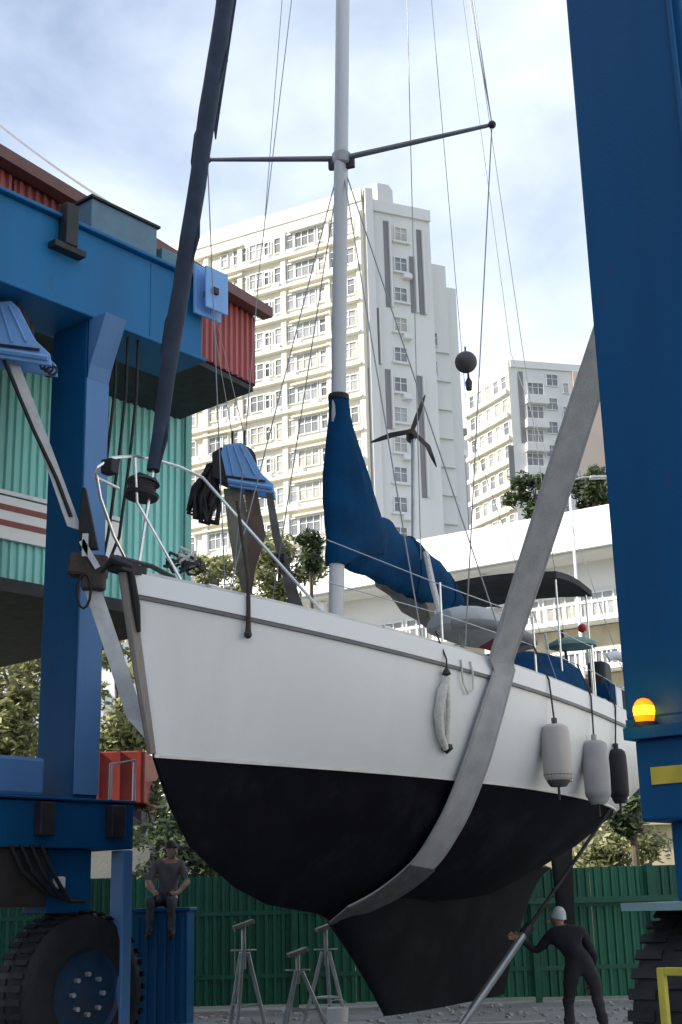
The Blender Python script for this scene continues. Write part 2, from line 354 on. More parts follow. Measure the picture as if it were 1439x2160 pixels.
f2r.box('parapet', 0, 14.5, K2.z-.9, K2.z, -.3, .2, CREAMG)
# ---- distant slab between the two
K3 = P(975, 905, 190); t3 = thing('slab_block', 'narrow grey apartment slab seen in the gap between two cream towers', 'tower', (K3.x, K3.y+5, 0))
poly_wall('wall', [(K3.x+2.6, K3.y+1), (K3.x-2.4, K3.y), (K3.x-2.4, K3.y+9), (K3.x+2.6, K3.y+9)], 0, K3.z, CREAMG, t3)
f3 = Face(t3, (K3.x+2.6, K3.y+1), (K3.x-2.4, K3.y))
for sx in (.9, 2.6, 4.1): f3.box('groove', sx-.25, sx+.25, 8, K3.z-4, .01, .1, GROOVE)
f3.box('parapet', -.1, 5.2, K3.z-.9, K3.z+.2, -.2, .3, GROOVE)

# ---- white terraced building with canopy fascia
K4 = P(1100, 1100, 80); d4 = V((-.84, .54)).normalized(); A4 = V((K4.x, K4.y))-d4*11; B4 = V((K4.x, K4.y))+d4*24
t4 = thing('terrace_building', 'low white terraced building with broad canopy fascia and railed balconies', 'building', (K4.x, K4.y+4, 0))
back4 = V((.54, .84))
poly_wall('wall', [tuple(A4), tuple(B4), tuple(B4+back4*12), tuple(A4+back4*12)], 0, 20.85, CREAMG, t4)
f4 = Face(t4, A4, B4); LN = f4.len
f4.box('canopy_fascia', 0, LN, 20.9, 23.25, .2, 2.6, WHITEP)
f4.box('canopy_soffit', 0, LN, 20.7, 20.88, -.5, 2.2, CREAMG)
for zf in (17.95, 15.1, 12.25, 9.4):
    f4.box('balcony_slab', 0, LN, zf-1.15, zf-.85, 0, 1.6, WHITEP)
    f4.box('handrail', 0, LN, zf-.07, zf+.09, 1.4, 1.58, WHITEP)
    f4.box('rear_panel', 0, LN, zf-2.6, zf-1.2, .02, .25, BEIGE)
    bal = MB()
    for i in range(int(LN/.55)): bal.box(f4.pt(.3+i*.55, zf-.45, 1.5), (f4.d, f4.n, Z), (.05, .03, .38))
    tag(bal.build('balusters', WHITEP, t4), kind='stuff')
    for i in range(14): f4.window(fmB, pmB, 1.6+i*2.4, zf-.7)
for i in range(3): f4.box('pillar', 1+i*12, 1.35+i*12, 0, 20.6, 1.0, 1.35, WHITEP)
# beige wall and red container in the distance
tag(MB().box((9, 46, 1.9), AX, (9, .25, 1.9)).box((9, 45.9, 3.86), AX, (9.1, .45, .09)).build('retaining_wall', BEIGE), 'beige stained retaining wall in sun behind the green fence', 'wall')

ow = thing('office_block', 'low white office block behind the trees under the shed', 'building', (-20, 62, 0))
poly_wall('wall', [(-10, 58), (-30, 58), (-30, 66), (-10, 66)], 0, 13.2, WHITEP, ow)
fo = Face(ow, (-10, 58), (-30, 58)); fo.n = V((0, -1, 0))
for zf in (2.5, 5.8, 9.1):
    fo.box('ledge', 0, 20, zf-.5, zf-.25, 0, .5, WHITEP)
    for i in range(7): fo.window(fmB, pmB, 1.6+i*2.8, zf)
fo.box('parapet', 0, 20, 12.6, 13.5, -.2, .4, WHITEP)

# ---------------------------------------------------------------- teal shed
ds = V((.66, .75)).normalized(); ns = V((ds.y, -ds.x))          # along the wall, outward
SW = P(385, 1275, 20); S0 = V((SW.x, SW.y)); 
def sp(x, out, z): p = S0+ds*x+ns*out; return V((p.x, p.y, z))   # x negative runs towards the camera
shed = thing('boat_shed', 'raised teal corrugated boat shed with red fascia beside the lift', 'shed', sp(-8, -4, 0), atan2(ds.y, ds.x))
ZB, ZT = 5.86, 9.6; SL = 26
prof = []
rib = .135
def corr(x0, n):
    xs = []
    for i in range(n):
        b = x0+i*rib; xs += [(b, 0), (b+rib*.38, 0), (b+rib*.52, .035), (b+rib*.86, .035)]
    xs.append((x0+n*rib, 0)); return xs
def corr_sheet(name, x0, n, z0, z1, out, m, par, f=sp):
    xs = corr(x0, n); k = len(xs)
    vs = [f(x, out+o, z0) for x, o in xs]+[f(x, out+o, z1) for x, o in xs]+[f(x, out-.02, z0) for x, o in xs]+[f(x, out-.02, z1) for x, o in xs]
    fs = [(i, i+1, k+i+1, k+i) for i in range(k-1)]+[(2*k+i, 2*k+i+1, 3*k+i+1, 3*k+i) for i in range(k-1)]
    fs += [(i, i+1, 2*k+i+1, 2*k+i) for i in range(k-1)]+[(k+i, k+i+1, 3*k+i+1, 3*k+i) for i in range(k-1)]
    return MB().add(vs, fs).build(name, m, par)
for i in range(24): corr_sheet('cladding_sheet', -(i+1)*8*rib, 8, ZB+random.uniform(-.012, .012), ZT, .02+.006*(i % 2), TEAL, shed)
AXS = (V((ds.x, ds.y, 0)), V((ns.x, ns.y, 0)), Z)
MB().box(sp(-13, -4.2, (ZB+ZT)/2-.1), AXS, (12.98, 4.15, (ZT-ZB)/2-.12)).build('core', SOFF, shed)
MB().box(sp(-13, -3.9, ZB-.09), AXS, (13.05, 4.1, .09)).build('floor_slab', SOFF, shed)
MB().box(sp(.02, .03, (ZB+ZT)/2), AXS, (.06, .07, (ZT-ZB)/2)).build('corner_trim', mat('teal_trim', (.17, .40, .36), .5), shed)
for i in range(4):
    for j in (-.6, -7.4): MB().box(sp(-9-i*5.4, j, ZB/2-.09), AXS, (.16, .16, ZB/2-.09)).build('column', DARKM, shed, bevel=.01)
# roof, fascia and gutter (the canopy edge is skewed to the wall)
dsf = V((.53, .85)).normalized(); nsf = V((dsf.y, -dsf.x)); S1 = S0+ns*1.75-ds*.12
def spf(x, o, z): p = S1+dsf*(x-.1)+nsf*(o-1.75); return V((p.x, p.y, z))
AXF = (V((dsf.x, dsf.y, 0)), V((nsf.x, nsf.y, 0)), Z)
FO = 1.75
for i in range(17): corr_sheet('fascia_sheet', .1-(i+1)*1.0, 7, 9.08, 10.22, FO-.02+.005*(i % 2), REDC, shed, lambda x, o, z: spf(max(x, -17.0), o, z))
for i in range(2):
    def fend(x, o, z, i=i): return sp(-.12+o-FO+.02, FO-.03+x, z)
    corr_sheet('end_fascia', -(i+1)*8*rib, 8, 9.09, 10.2, FO-.02, REDC, shed, fend)
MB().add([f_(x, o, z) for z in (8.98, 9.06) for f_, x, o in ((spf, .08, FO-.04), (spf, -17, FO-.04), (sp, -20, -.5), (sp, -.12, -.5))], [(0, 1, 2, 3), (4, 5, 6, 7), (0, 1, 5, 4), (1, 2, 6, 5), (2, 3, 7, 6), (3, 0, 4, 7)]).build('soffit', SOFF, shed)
rr = MB()
rv = [spf(.16, FO+.1, 10.22), spf(-17, FO+.1, 10.22), sp(-26, -4, 12.2), sp(-.06, -4, 12.2), sp(-.06, -8.5, 10.5), sp(-26, -8.5, 10.5)]
rr.add(rv+[p+Z*.1 for p in rv],
       [(0, 1, 2, 3), (3, 2, 5, 4), (6, 7, 8, 9), (9, 8, 11, 10), (0, 1, 7, 6), (4, 5, 11, 10), (0, 3, 9, 6), (3, 4, 10, 9), (1, 2, 8, 7), (2, 5, 11, 8)])
rr.build('roof', mat('brown_roof', (.20, .075, .06), .7, var=.2), shed)
MB().box(spf(-8.4, FO+.16, 10.24), AXF, (8.6, .09, .08)).build('gutter', mat('red_brown_gutter', (.13, .055, .045), .5), shed)
# sign band
MB().box(sp(-4.2, .10, 6.72), AXS, (2.9, .025, .30)).build('sign_board', WHITEP, shed)
SR = mat('sign_red', (.25, .07, .06), .6)
for z in (6.64, 6.86): MB().box(sp(-3.0, .132, z), AXS, (1.0, .006, .04)).build('sign_stripe', SR, shed)
MB().box(sp(-2.05, .1325, 6.75), AXS, (.045, .0055, .069)).build('sign_stripe', SR, shed)
MB().box(sp(-4.2, .10, 7.08), AXS, (2.9, .02, .03)).build('sign_rail', STEEL, shed)
# overhead service cable
a, b = P(-60, 215, 17), P(262, 447, 16)
pts = [lerp(a, b, t)-Z*.25*4*t*(1-t)*.3 for t in [i/12 for i in range(13)]]
pts += [lerp(b, P(345, 535, 17.2), t) for t in (.33, .66, 1)]
tag(MB().tube(pts, .017, 6).build('service_cable', WIRE), 'thin grey service cable running down above the red shed roof', 'cable')

# ---- unseen block added to the left, sized to shade the yard
fb = thing('shade_block', 'tall grey block added out of view at left to shade the yard', 'building', (-24, -2, 0))
poly_wall('wall', [(-18, -30), (-18, 9), (-32, 9), (-32, -30)], 0, 25.5, CREAMG, fb)
ff = Face(fb, (-18, 9), (-18, -30))
for i in range(6):
    ff.box('ledge', 0, 39, 3+i*3.9, 3.3+i*3.9, 0, .3, CREAMG)
    for j in range(11): ff.window(fmB, pmB, 2.2+j*3.4, 4.4+i*3.9)

# ---- added unseen blocks: sun reflector on the right, sky blocker behind the camera
def plain_block(name, label, x0, x1, y0, y1, h, face):
    t = thing(name, label, 'building', ((x0+x1)/2, (y0+y1)/2, 0))
    poly_wall('wall', [(x1, y0), (x0, y0), (x0, y1), (x1, y1)], 0, h, CREAM, t)
    f = Face(t, *face); n = int(f.len/4)
    for i in range(n):
        f.window(fmC, pmC, 2+i*4, h-1.75); f.box('roller_door', .6+i*4, 3.4+i*4, 0, 3.6, 0, .06, PALEBLUE)
    f.box('eaves', 0, f.len, h-.5, h+.1, 0, .5, GROOVE)
plain_block('bounce_block', 'cream block with roller doors added out of view to bounce sun onto the hull', 27, 40, -24, 34, 14, ((27, -24), (27, 34)))
plain_block('rear_shade_block', 'cream block added out of view behind the camera to block skylight', -14, 14, -44, -34, 6, ((-14, -34), (14, -34)))

# ---------------------------------------------------------------- trees
def leafcloud(blobs, n, size, spread=1.0):
    m = MB(); tot = sum(b[1]**2 for b in blobs); vs = []; fs = []
    for c, r, sq in blobs:
        k = int(n*r*r/tot)
        for _ in range(k):
            d = V((random.gauss(0, 1), random.gauss(0, 1), random.gauss(0, 1))).normalized()
            q = r*(random.random()**.45)*(.75+.5*noise.noise(d*1.7+V(c)))
            p = V(c)+V((d.x*q, d.y*q, d.z*q*sq))
            a = V((random.gauss(0, 1), random.gauss(0, 1), random.gauss(0, .6))).normalized(); b = a.orthogonal().normalized()
            s = size*random.uniform(.6, 1.4); i = len(vs)
            vs += [p-a*s, p+b*s*.42, p+a*s, p-b*s*.42]; fs.append((i, i+1, i+2, i+3))
    m.add(vs, fs); return m
def tree(px, py, Y, rw, rh, label, leafm, n=2600, size=.16, group=None, zbase=0, nb=14):
    c = P(px, py, Y); base = V((c.x, c.y, zbase))
    t = thing('tree', label, 'tree', base, 0, group)
    bl = []
    for i in range(nb):
        a = random.uniform(0, 2*pi); q = sqrt(random.random()); h = random.uniform(-1, 1)
        r = rw*random.uniform(.28, .46); k = sqrt(max(.1, 1-h*h))
        bl.append((c+V((cos(a)*q*rw*.75*k, sin(a)*q*rw*.75*k, h*rh*.72)), r, .8))
    leafcloud(bl, n, size).build('crown', leafm, t)
    tr = MB(); top = c-Z*rh*.35; r0 = .05*rh+.05
    tr.tube([base, lerp(base, top, .5)+V((.05, .02, 0))*rh, top, c+Z*rh*.3], [r0*1.25, r0, r0*.8, r0*.3], 8)
    for b in bl[:7]: tr.tube([lerp(base, top, .85), lerp(top, b[0], .5)+Z*.1*rh, b[0]], [r0*.5, r0*.33, r0*.12], 6)
    tr.build('trunk', BARK, t, True); return t
tree(40, 1480, 34, 2.6, 1.9, 'sunlit olive tree under the raised shed floor', LEAF1, 3600, .13)
tree(255, 1480, 38, 2.2, 2.3, 'olive tree in the gap between lift column and bow', LEAF1, 3400, .13)
tree(330, 1770, 30, 1.6, 1.5, 'dark leafy tree behind the blue container', LEAF2, 2600, .1)
tree(445, 1240, 70, 2.6, 2.0, 'pale olive tree at the tower foot behind the pulpit', LEAF1, 2600, .2)
tree(590, 1195, 66, 2.9, 1.9, 'loose olive tree at the tower foot ahead of the mast', LEAF1, 2600, .2)
tree(655, 1165, 62, 1.2, 1.2, 'small dark tree at the tower foot beside the mast', LEAF2, 1500, .16)
tree(1130, 1045, 92, 2.6, 1.9, 'dark green tree rising above the white canopy near the grey sling', LEAF2, 2600, .24)
tree(1250, 1030, 92, 2.6, 1.5, 'dark green tree above the canopy beside the blue column', LEAF2, 2200, .24)
tree(1075, 1870, 24.5, .95, .65, 'fresh green bush tree peeping over the green fence under the stern', LEAF3, 1800, .07)
tree(1290, 1760, 33, 1.7, 1.0, 'dry pale tree in sun behind the fence beside the blue leg', LEAF1, 2600, .1)
tree(1330, 1700, 30, .9, .8, 'dark small tree touching the blue leg behind the fence', LEAF2, 1500, .1)
for i, px in enumerate((380, 520, 700, 860, 960)):
    tree(px, 1830, 27.5+i*.7, 1.5, 1.1, ['dark tree behind fence left of the jack stands', 'dark tree behind fence over the ringed jack stand', 'dark tree behind fence ahead of the keel', 'dark tree behind fence above the keel', 'dark tree behind fence aft of the keel'][i], LEAF2, 1800, .1, 'trees behind the fence')

bl = [(V((x+random.uniform(-1, 1), 53+random.uniform(-2, 2), random.uniform(.6, 5.2))), random.uniform(1.3, 2.1), .8) for x in range(-26, 26, 1) for _ in range(3)]
tag(leafcloud(bl, 24000, .26).build('treeline', LEAF2), 'dark band of far trees behind the yard fence', 'trees', kind='stuff')
# ---------------------------------------------------------------- fence
fe = thing('sheet_fence', 'green corrugated sheet fence along the back of the yard', 'fence', (0, 22.2, 0))
def fp(x, out, z): return V((x, 22.2-out+.03*x, z))
for i in range(24):
    x0 = -8.5+i*.95
    corr_sheet('fence_sheet', x0, 7, .06+random.uniform(0, .03), 2.02+random.uniform(-.03, .03), .005*(i % 2), GREENF, fe, fp)
    if i % 2 == 0: MB().box(fp(x0, .10, 1.03), AX, (.05, .04, 1.03)).build('post', GREEND, fe)
MB().box((2.5, 22.26, 1.45), (V((1, .03, 0)), V((-.03, 1, 0)), Z), (11, .03, .035)).box((2.5, 22.26, .5), (V((1, .03, 0)), V((-.03, 1, 0)), Z), (11, .03, .035)).build('rail', GREEND, fe)
MB().box((4.2, 22.326-.165, 1.52), (V((1, .03, 0)), V((-.03, 1, 0)), Z), (3.4, .03, .045)).build('top_rail', GREEND, fe)

# ================================================================ TRAVEL LIFT
la = V((.64, .77, 0)).normalized(); ln = V((la.y, -la.x, 0)); AXL = (la, ln, Z)
CL = P(150, 1400, 14); CL = V((CL.x, CL.y, 0))
lift = thing('travel_lift', 'large blue steel travel lift gantry straddling the yacht', 'boat lift', CL, atan2(la.y, la.x))
def lp(s, t, z): return CL+la*s+ln*t+Z*z        # along, across (towards the boat), up
def lbox(name, s0, s1, t0, t1, z0, z1, m=BLUE, bevel=.012, par=None):
    return MB().box(lp((s0+s1)/2, (t0+t1)/2, (z0+z1)/2), AXL, ((s1-s0)/2, (t1-t0)/2, (z1-z0)/2)).build(name, m, par or lift, bevel=bevel)
# --- starboard (left) side
lbox('column', -.16, .16, -.31, .29, 2.55, 7.9)
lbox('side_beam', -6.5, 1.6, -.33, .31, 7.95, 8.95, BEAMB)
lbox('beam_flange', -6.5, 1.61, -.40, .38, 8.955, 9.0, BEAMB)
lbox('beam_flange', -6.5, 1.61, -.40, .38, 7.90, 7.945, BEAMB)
# gusset between the column face and the beam
g = MB(); q = [(.317, 7.2), (.36, 7.35), (.60, 7.895), (.317, 7.895)]
g.add([lp(s, t, z) for s in (-.15, .15) for t, z in q], [(0, 1, 2, 3), (4, 5, 6, 7), (0, 1, 5, 4), (1, 2, 6, 5), (2, 3, 7, 6), (3, 0, 4, 7)]).build('gusset', PALEBLUE, lift)
lbox('lit_face_sheet', -.155, .155, .291, .315, 2.7, 7.2, PALEBLUE, 0)  # lighter sheet over the column's right face, its skylight painted in
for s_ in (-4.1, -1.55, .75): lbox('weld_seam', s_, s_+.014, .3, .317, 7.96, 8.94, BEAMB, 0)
for k in range(7): MB().lathe(lp(1.15, .31, 8.05+.13*k), ln, [(0, .02), (.02, .02), (.022, 0)], 6).build('bolt', DARKM, lift)
lbox('hoist_motor_box', -.15, .85, -.12, .30, 9.0, 9.42, mat('grey_blue_box', (.10, .19, .25), .5))
lbox('motor_lid', -.18, .88, -.15, .33, 9.42, 9.45, DARKM, 0)
lbox('sheave_box', .95, 1.55, -.1, .28, 9.0, 9.22, mat('grey_green_box', (.09, .2, .24), .5))
lbox('cable_clamp', -.62, -.45, .31, .46, 8.62, 9.12, DARKM)
lbox('clamp_foot', -.75, -.32, .31, .44, 8.55, 8.62, DARKM, 0)
lbox('sheave_plate', 1.35, 1.80, .40, .44, 8.45, 9.1, LBLUE)
lbox('sheave_plate', 1.4, 1.78, .55, .58, 8.5, 9.05, LBLUE)
lbox('sheave_axle', 1.5, 1.58, .30, .62, 8.7, 8.78, DARKM, 0)
# trailing hydraulic hoses under the beam
for k, (s, t) in enumerate(((.35, .20), (.48, .24), (.62, .26))):
    MB().tube([lp(s, t, 7.9), lp(s-.03, t+.02, 7.2), lp(s-.12, t+.03, 6.4), lp(s-.22, t, 5.5), lp(.17, t-.05, 4.9)], .018, 6).build('hose', BLACK, lift, True)
# lower frame
lbox('lower_beam', -2.6, .65, -.34, .30, 2.17, 2.62)
lbox('lower_flange', -2.6, .66, -.38, .34, 2.63, 2.66)
for s, t in ((-.55, .30), (.35, .30)): lbox('bracket', s-.09, s+.09, t, t+.12, 2.28, 2.6, DARKM)
lbox('hydraulic_tank', -2.3, -.45, -.30, .22, 2.665, 3.05, PALEBLUE, .04)
MB().lathe(lp(-2.2, -.02, 3.05), la, [(0, 0), (.0, .2), (1.2, .2), (1.2, 0)], 18).build('accumulator', BLUE, lift, True)
lbox('corner_post', .52, .65, .10, .30, .25, 2.16, PALEBLUE)
lbox('step', .2, .75, .30, .75, .2, .24, STEEL, 0)
lbox('leg', -.35, .2, -.2, .18, 1.55, 2.165)
lbox('pump_box', -1.25, -.42, -.28, .26, 1.62, 2.165, mat('dark_brown_steel', (.03, .022, .02), .7, var=.4, scale=5))
for k in range(4): MB().tube([lp(-.9+.12*k, .3, 2.2), lp(-.8+.12*k, .36, 1.95), lp(-.5+.1*k, .34, 1.75-.03*k), lp(-.1+.05*k, .26, 1.66)], .022, 6).build('hydraulic_hose', BLACK, lift, True)
lbox('warning_light', -.3, -.18, .185, .26, 1.78, 1.9, mat('clear_lens', (.8, .75, .72), .2), .02)
hr = MB().tube([lp(.30, .33, 2.66), lp(.30, .33, 3.02), lp(.62, .33, 3.08), lp(.62, .33, 2.66)], .02, 8); hr.build('handrail', STEEL, lift, True)
def wheel(s, t, r, wd):
    c = lp(s, t, r); w_ = wd/2
    ty = MB().lathe(c-ln*w_, ln, [(0, r*.55), (.0, r*.8), (.05, r*.95), (.11, r), (wd-.11, r), (wd-.05, r*.95), (wd, r*.8), (wd, r*.55), (.06, r*.5), (.0, r*.55)], 44, False).build('tyre', BLACK, lift, True)
    rm = MB().lathe(c-ln*w_*.98, ln, [(.0, 0), (.02, r*.16), (.05, r*.18), (.05, r*.3), (.1, r*.5), (.0, r*.56), (wd*.98, r*.56), (wd*.9, r*.5), (wd*.93, r*.3), (wd*.95, r*.18), (wd*.97, .0)], 28).build('rim', mat('dark_blue_rim', (.002, .03, .075), .6, var=.3, scale=6, stain=(.03, .025, .02), stain_amt=.6), lift, True)
    tr = MB()
    for i in range(40):
        a = 2*pi*i/40; d = la*cos(a)+Z*sin(a); tt = -la*sin(a)+Z*cos(a)
        for sg in (-1, 1): tr.box(c+d*(r+.002)+ln*sg*wd*.24+tt*sg*.03, (tt, ln, d), (.03, wd*.17, .009))
    tag(tr.build('tread', BLACK, lift), kind='stuff')
    for i in range(8):
        a = 2*pi*i/8; MB().lathe(c+ln*(w_*.9)+(la*cos(a)+Z*sin(a))*r*.24, ln, [(0, .025), (.05, .025), (.05, 0)], 6).build('hub_bolt', STEEL, lift)
wheel(.12, .02, .78, .5)
wheel(-6.2, .02, .78, .5)
lbox('column', -6.36, -6.04, -.31, .29, 1.6, 7.9)
# --- port (right) side: left edge of its column seen at pixel 1350 near the horizon
RC = P(1352, 1900, 8.6); tc_ = (V((RC.x, RC.y, 0))-CL); RS, RT = tc_.dot(la), tc_.dot(ln)
def rbox(name, s0, s1, t0, t1, z0, z1, m=BLUE, bevel=.012): return lbox(name, RS+s0, RS+s1, RT+t0, RT+t1, z0, z1, m, bevel)
rbox('column', 0, .42, 0, .90, 2.66, 9.6, bevel=.02)
MB().tube([lp(RS-.03, RT+.82, 2.66), lp(RS-.03, RT+.83, 5), lp(RS-.03, RT+.82, 9.5)], .02, 8).build('conduit', BLUE, lift, True)
rbox('column_foot', -.04, .46, .02, .95, 2.60, 2.66, BLUE, 0)
rbox('side_beam', -4, 4.2, .1, .8, 9.6, 10.5)
rbox('lower_beam', -.10, 5.0, .10, .95, 2.02, 2.52, BLUE, .02)
rbox('beacon_shelf', -.16, .1, .06, .98, 2.522, 2.595, BLUE, 0)
rbox('reflective_stripe', -.112, -.102, .20, .9, 2.24, 2.345, YEL, 0)
rbox('leg', .05, .55, .22, .85, 1.55, 2.015, BLUE)
rbox('mudguard', -.35, .9, .05, 1.0, 1.50, 1.545, mat('pale_guard', (.18, .30, .32), .5), 0)
bc = lp(RS-.09, RT+.18, 2.597)
MB().lathe(bc, Z, [(0, .075), (.03, .075), (.03, .06), (.03, 0)], 16).build('beacon_base', DARKM, lift)
LENS = emit('amber_lens', (1.0, .20, .0), 1.1)
bk_ = MB().lathe(bc+Z*.032, Z, [(0, .055), (.025, .062), (.04, .064), (.04, 0)], 18).build('beacon', LENS, lift, True)
MB().lathe(bc+Z*.073, Z, [(0, .064), (.028, .068), (.056, .064), (.056, 0)], 18).build('lamp_band', AMBER, bk_, True)
MB().lathe(bc+Z*.130, Z, [(0, .064), (.022, .055), (.042, .036), (.05, .012), (.051, 0)], 18).build('lens_top', LENS, bk_, True)
bl = bpy.data.lights.new('beacon_glow', 'POINT'); bl.energy = 1.2; bl.color = (1, .45, .05); bl.shadow_soft_size = .06
blo = bpy.data.objects.new('beacon_glow', bl); col.objects.link(blo); blo.location = bc+Z*.12-la*.16
def rwheel():
    wheel(RS+.35, RT+.28, .77, .5)
rwheel()
wheel(RS+4.4, RT+.55, .77, .5)
rbox('leg', 4.15, 4.65, .22, .85, 1.55, 2.015, BLUE)
# yellow guard frame in front of the right wheel
gf = MB(); s0 = -.62
for t in (.42, .98): gf.box(lp(RS+s0, RT+t, .60), AXL, (.022, .022, .60))
for z in (1.18, .25): gf.box(lp(RS+s0, RT+.70, z), AXL, (.02, .258, .022))
gf.build('wheel_guard', YEL, lift, bevel=.006)
for t in (.98,): MB().box(lp(RS+s0+.25, RT+t, 1.22), AXL, (.27, .02, .02)).box(lp(RS+s0+.5, RT+t, 1.36), AXL, (.02, .02, .14)).build('guard_arm', YEL, lift)
# cross beam tying both sides together at the camera end, above the frame
lbox('cross_beam', -6.5, -5.8, -.3, RT+.9, 9.0, 9.9)
lbox('side_beam', -6.5, RS-3.9, RT+.1, RT+.8, 9.58, 10.48)

# ---------------------------------------------------------------- hoist blocks
def hoist_block(c, s, label, bag):
    """ribbed light blue block: tapered side plates, dark inner cheek, hook links"""
    t = thing('hoist_block', label, 'hoist block', c, 0, 'hoist blocks of the lift')
    def q(x, y, z): return V(c)+V((x, y, z))*s
    out = [(-.14, -.13), (.42, -.24), (.40, -.12), (.26, .02), (.10, .34), (.02, .42), (-.20, .40), (-.23, .30)]
    for y, mm, nm in ((-.14, LBLUE, 'side_plate'), (.12, LBLUE, 'side_plate')):
        k = len(out); MB().add([q(x, y, z) for x, z in out]+[q(x, y+.04, z) for x, z in out], [tuple(range(k)), tuple(range(k, 2*k))]+[(i, (i+1) % k, k+(i+1) % k, k+i) for i in range(k)]).build(nm, mm, t, bevel=.008)
    MB().add([q(x, y, z) for y in (-.12, .11) for x, z in [(-.33, .0), (-.15, -.09), (-.22, .38), (-.34, .30)]], [(0, 1, 2, 3), (4, 5, 6, 7), (0, 1, 5, 4), (1, 2, 6, 5), (2, 3, 7, 6), (3, 0, 4, 7)]).build('cheek', BLACK, t)
    for k in range(3):
        MB().tube([q(-.15+.08*k, -.15, .37), q(-.08+.13*k, -.15, .0)], .012*s, 6).build('rib', LBLUE, t)
    MB().tube([q(-.16, -.16, -.015), q(.31, -.16, -.09)], .014*s, 6).build('lip', DARKM, t)
    MB().tube([q(-.14, -.15, -.07), q(.39, -.15, -.17)], .03*s, 6).build('lip', LBLUE, t)
    MB().lathe(q(0, -.11, .2), (0, 1, 0), [(0, 0), (0, .2*s), (.04*s, .15*s), (.17*s, .15*s), (.21*s, .2*s), (.21*s, 0)], 18).build('sheave', DARKM, t, True)
    for x in (-.1, .05): MB().tube([q(x, 0, .4), q(x, 0, .62)], .018*s, 6).build('eye_rod', DARKM, t)
    return t, q
HB1 = P(22, 735, 13.2)
hb1, q1 = hoist_block(HB1, 1.15, 'light blue ribbed hoist block under the near end of the side beam', False)
for x in (-.1, .05): MB().tube([q1(x, 0, .55), V((q1(x, 0, 0).x, q1(x, 0, 0).y, 7.95))], .012, 6).build('hoist_rope', WIRE, hb1)
lk = MB()
for k in range(3): lk.tube([q1(.34, -.05, -.2)+V((.05*sin(a)+.04*k, 0, .05*cos(a)-.03*k)) for a in [i*pi/4 for i in range(9)]], .014, 6)
lk.build('shackle', DARKM, hb1, True)
HB2 = P(508, 1010, 15.2)
hb2, q2 = hoist_block(HB2, .98, 'light blue ribbed hoist block hanging over the foredeck', True)
for x in (-.1, .05): MB().tube([q2(x, 0, .55), lp(1.54+x*.3, .5, 8.7)], .006, 6).build('hoist_rope', WIRE, hb2)
# dark chain bag beside it
HK = mat('black_chain', (.022, .019, .02), .6, .3, var=.5, scale=14, bump=.4)
for k in range(15):
    top_ = P(446+random.uniform(-6, 10), 985+random.uniform(-8, 12), 15.2+random.uniform(-.08, .08)); bot_ = P(425+random.uniform(-20, 22), 1092+random.uniform(-30, 18), 15.2+random.uniform(-.1, .1))
    sdv = V((random.uniform(.05, .16), random.uniform(-.1, .1), 0)); mid = lerp(top_, bot_, .55)
    MB().tube([top_, mid-sdv, bot_-sdv*.5, bot_+sdv*.5, mid+sdv*.9, top_+V((.02, 0, 0))], random.uniform(.018, .034), 6).build('chain_loop', HK, hb2, True)
MB().tube([P(452, 985, 15.2), q2(-.3, 0, .15)], .02, 6).build('chain_link', HK, hb2)

# ================================================================ YACHT
TH = R(29); bc_ = V((sin(TH), cos(TH), 0)); bn = V((cos(TH), -sin(TH), 0)); AXB = (bc_, bn, Z)
BOW = P(272, 1215, 10.4); BO = V((BOW.x, BOW.y, 0)); WL = 2.735; LOA = 10.6
def bp_(u, v, z): return BO+bc_*u+bn*v+Z*z
def wlz(u): return WL-.020*u
def sheer(u): return BOW.z-.115*u+.0065*u*u
KP = [(0, BOW.z), (.1, 3.72), (.2, 3.32), (.36, WL-.008), (.55, 2.38), (.84, 2.06), (1.4, 1.76), (2.06, 1.57), (3.2, 1.46), (4.5, 1.42), (6, 1.5), (7.5, 1.78), (9, 2.25), (10.6, 2.9)]
def keelz(u): return min(interp(KP, u), sheer(u))
def beam(u):
    if u < 6.2: return 1.74*(1-(1-u/6.2)**2.15)
    return 1.74-.55*((u-6.2)/4.4)**2
def hv(u, z):
    s, k = sheer(u), keelz(u); H_ = max(s-k, 1e-4); t = min(1, max(0, (s-z)/H_))
    p = interp([(0, 1.05), (1, 1.4), (2.5, 1.9), (4.5, 2.35), (8, 2.5), (10.6, 2.3)], u); r = interp([(0, 1), (3, 1.15), (5, 1.3), (10, 1.3)], u)
    return beam(u)*max(0, 1-t**p)**(1/r)+.012
def hull_hit(px, py):
    d = ray(px, py); d = d/d.y; y = 9.5; best = (9, None)
    while y < 22:
        p = EY+d*y; q = p-BO; u, v = q.dot(bc_), q.dot(bn)
        if 0 <= u <= LOA and keelz(u) < p.z < sheer(u)+.02 and abs(v) <= hv(u, p.z): return p, u, v
        if 0 <= u <= LOA and v > 0: best = min(best, (v-hv(u, p.z), y))
        y += .01
    p = EY+d*best[1]; q = p-BO; return p, q.dot(bc_), q.dot(bn)
yacht = thing('sailing_yacht', 'white sailing yacht with black bottom hanging in the lift slings', 'yacht', bp_(5, 0, 0), atan2(bc_.y, bc_.x))
us = [0, .04, .1, .2, .3, .36, .45, .6, .84, 1.1, 1.5, 2, 2.6, 3.2, 3.9, 4.6, 5.4, 6.2, 7, 7.8, 8.6, 9.4, 10, LOA]
NT = 12
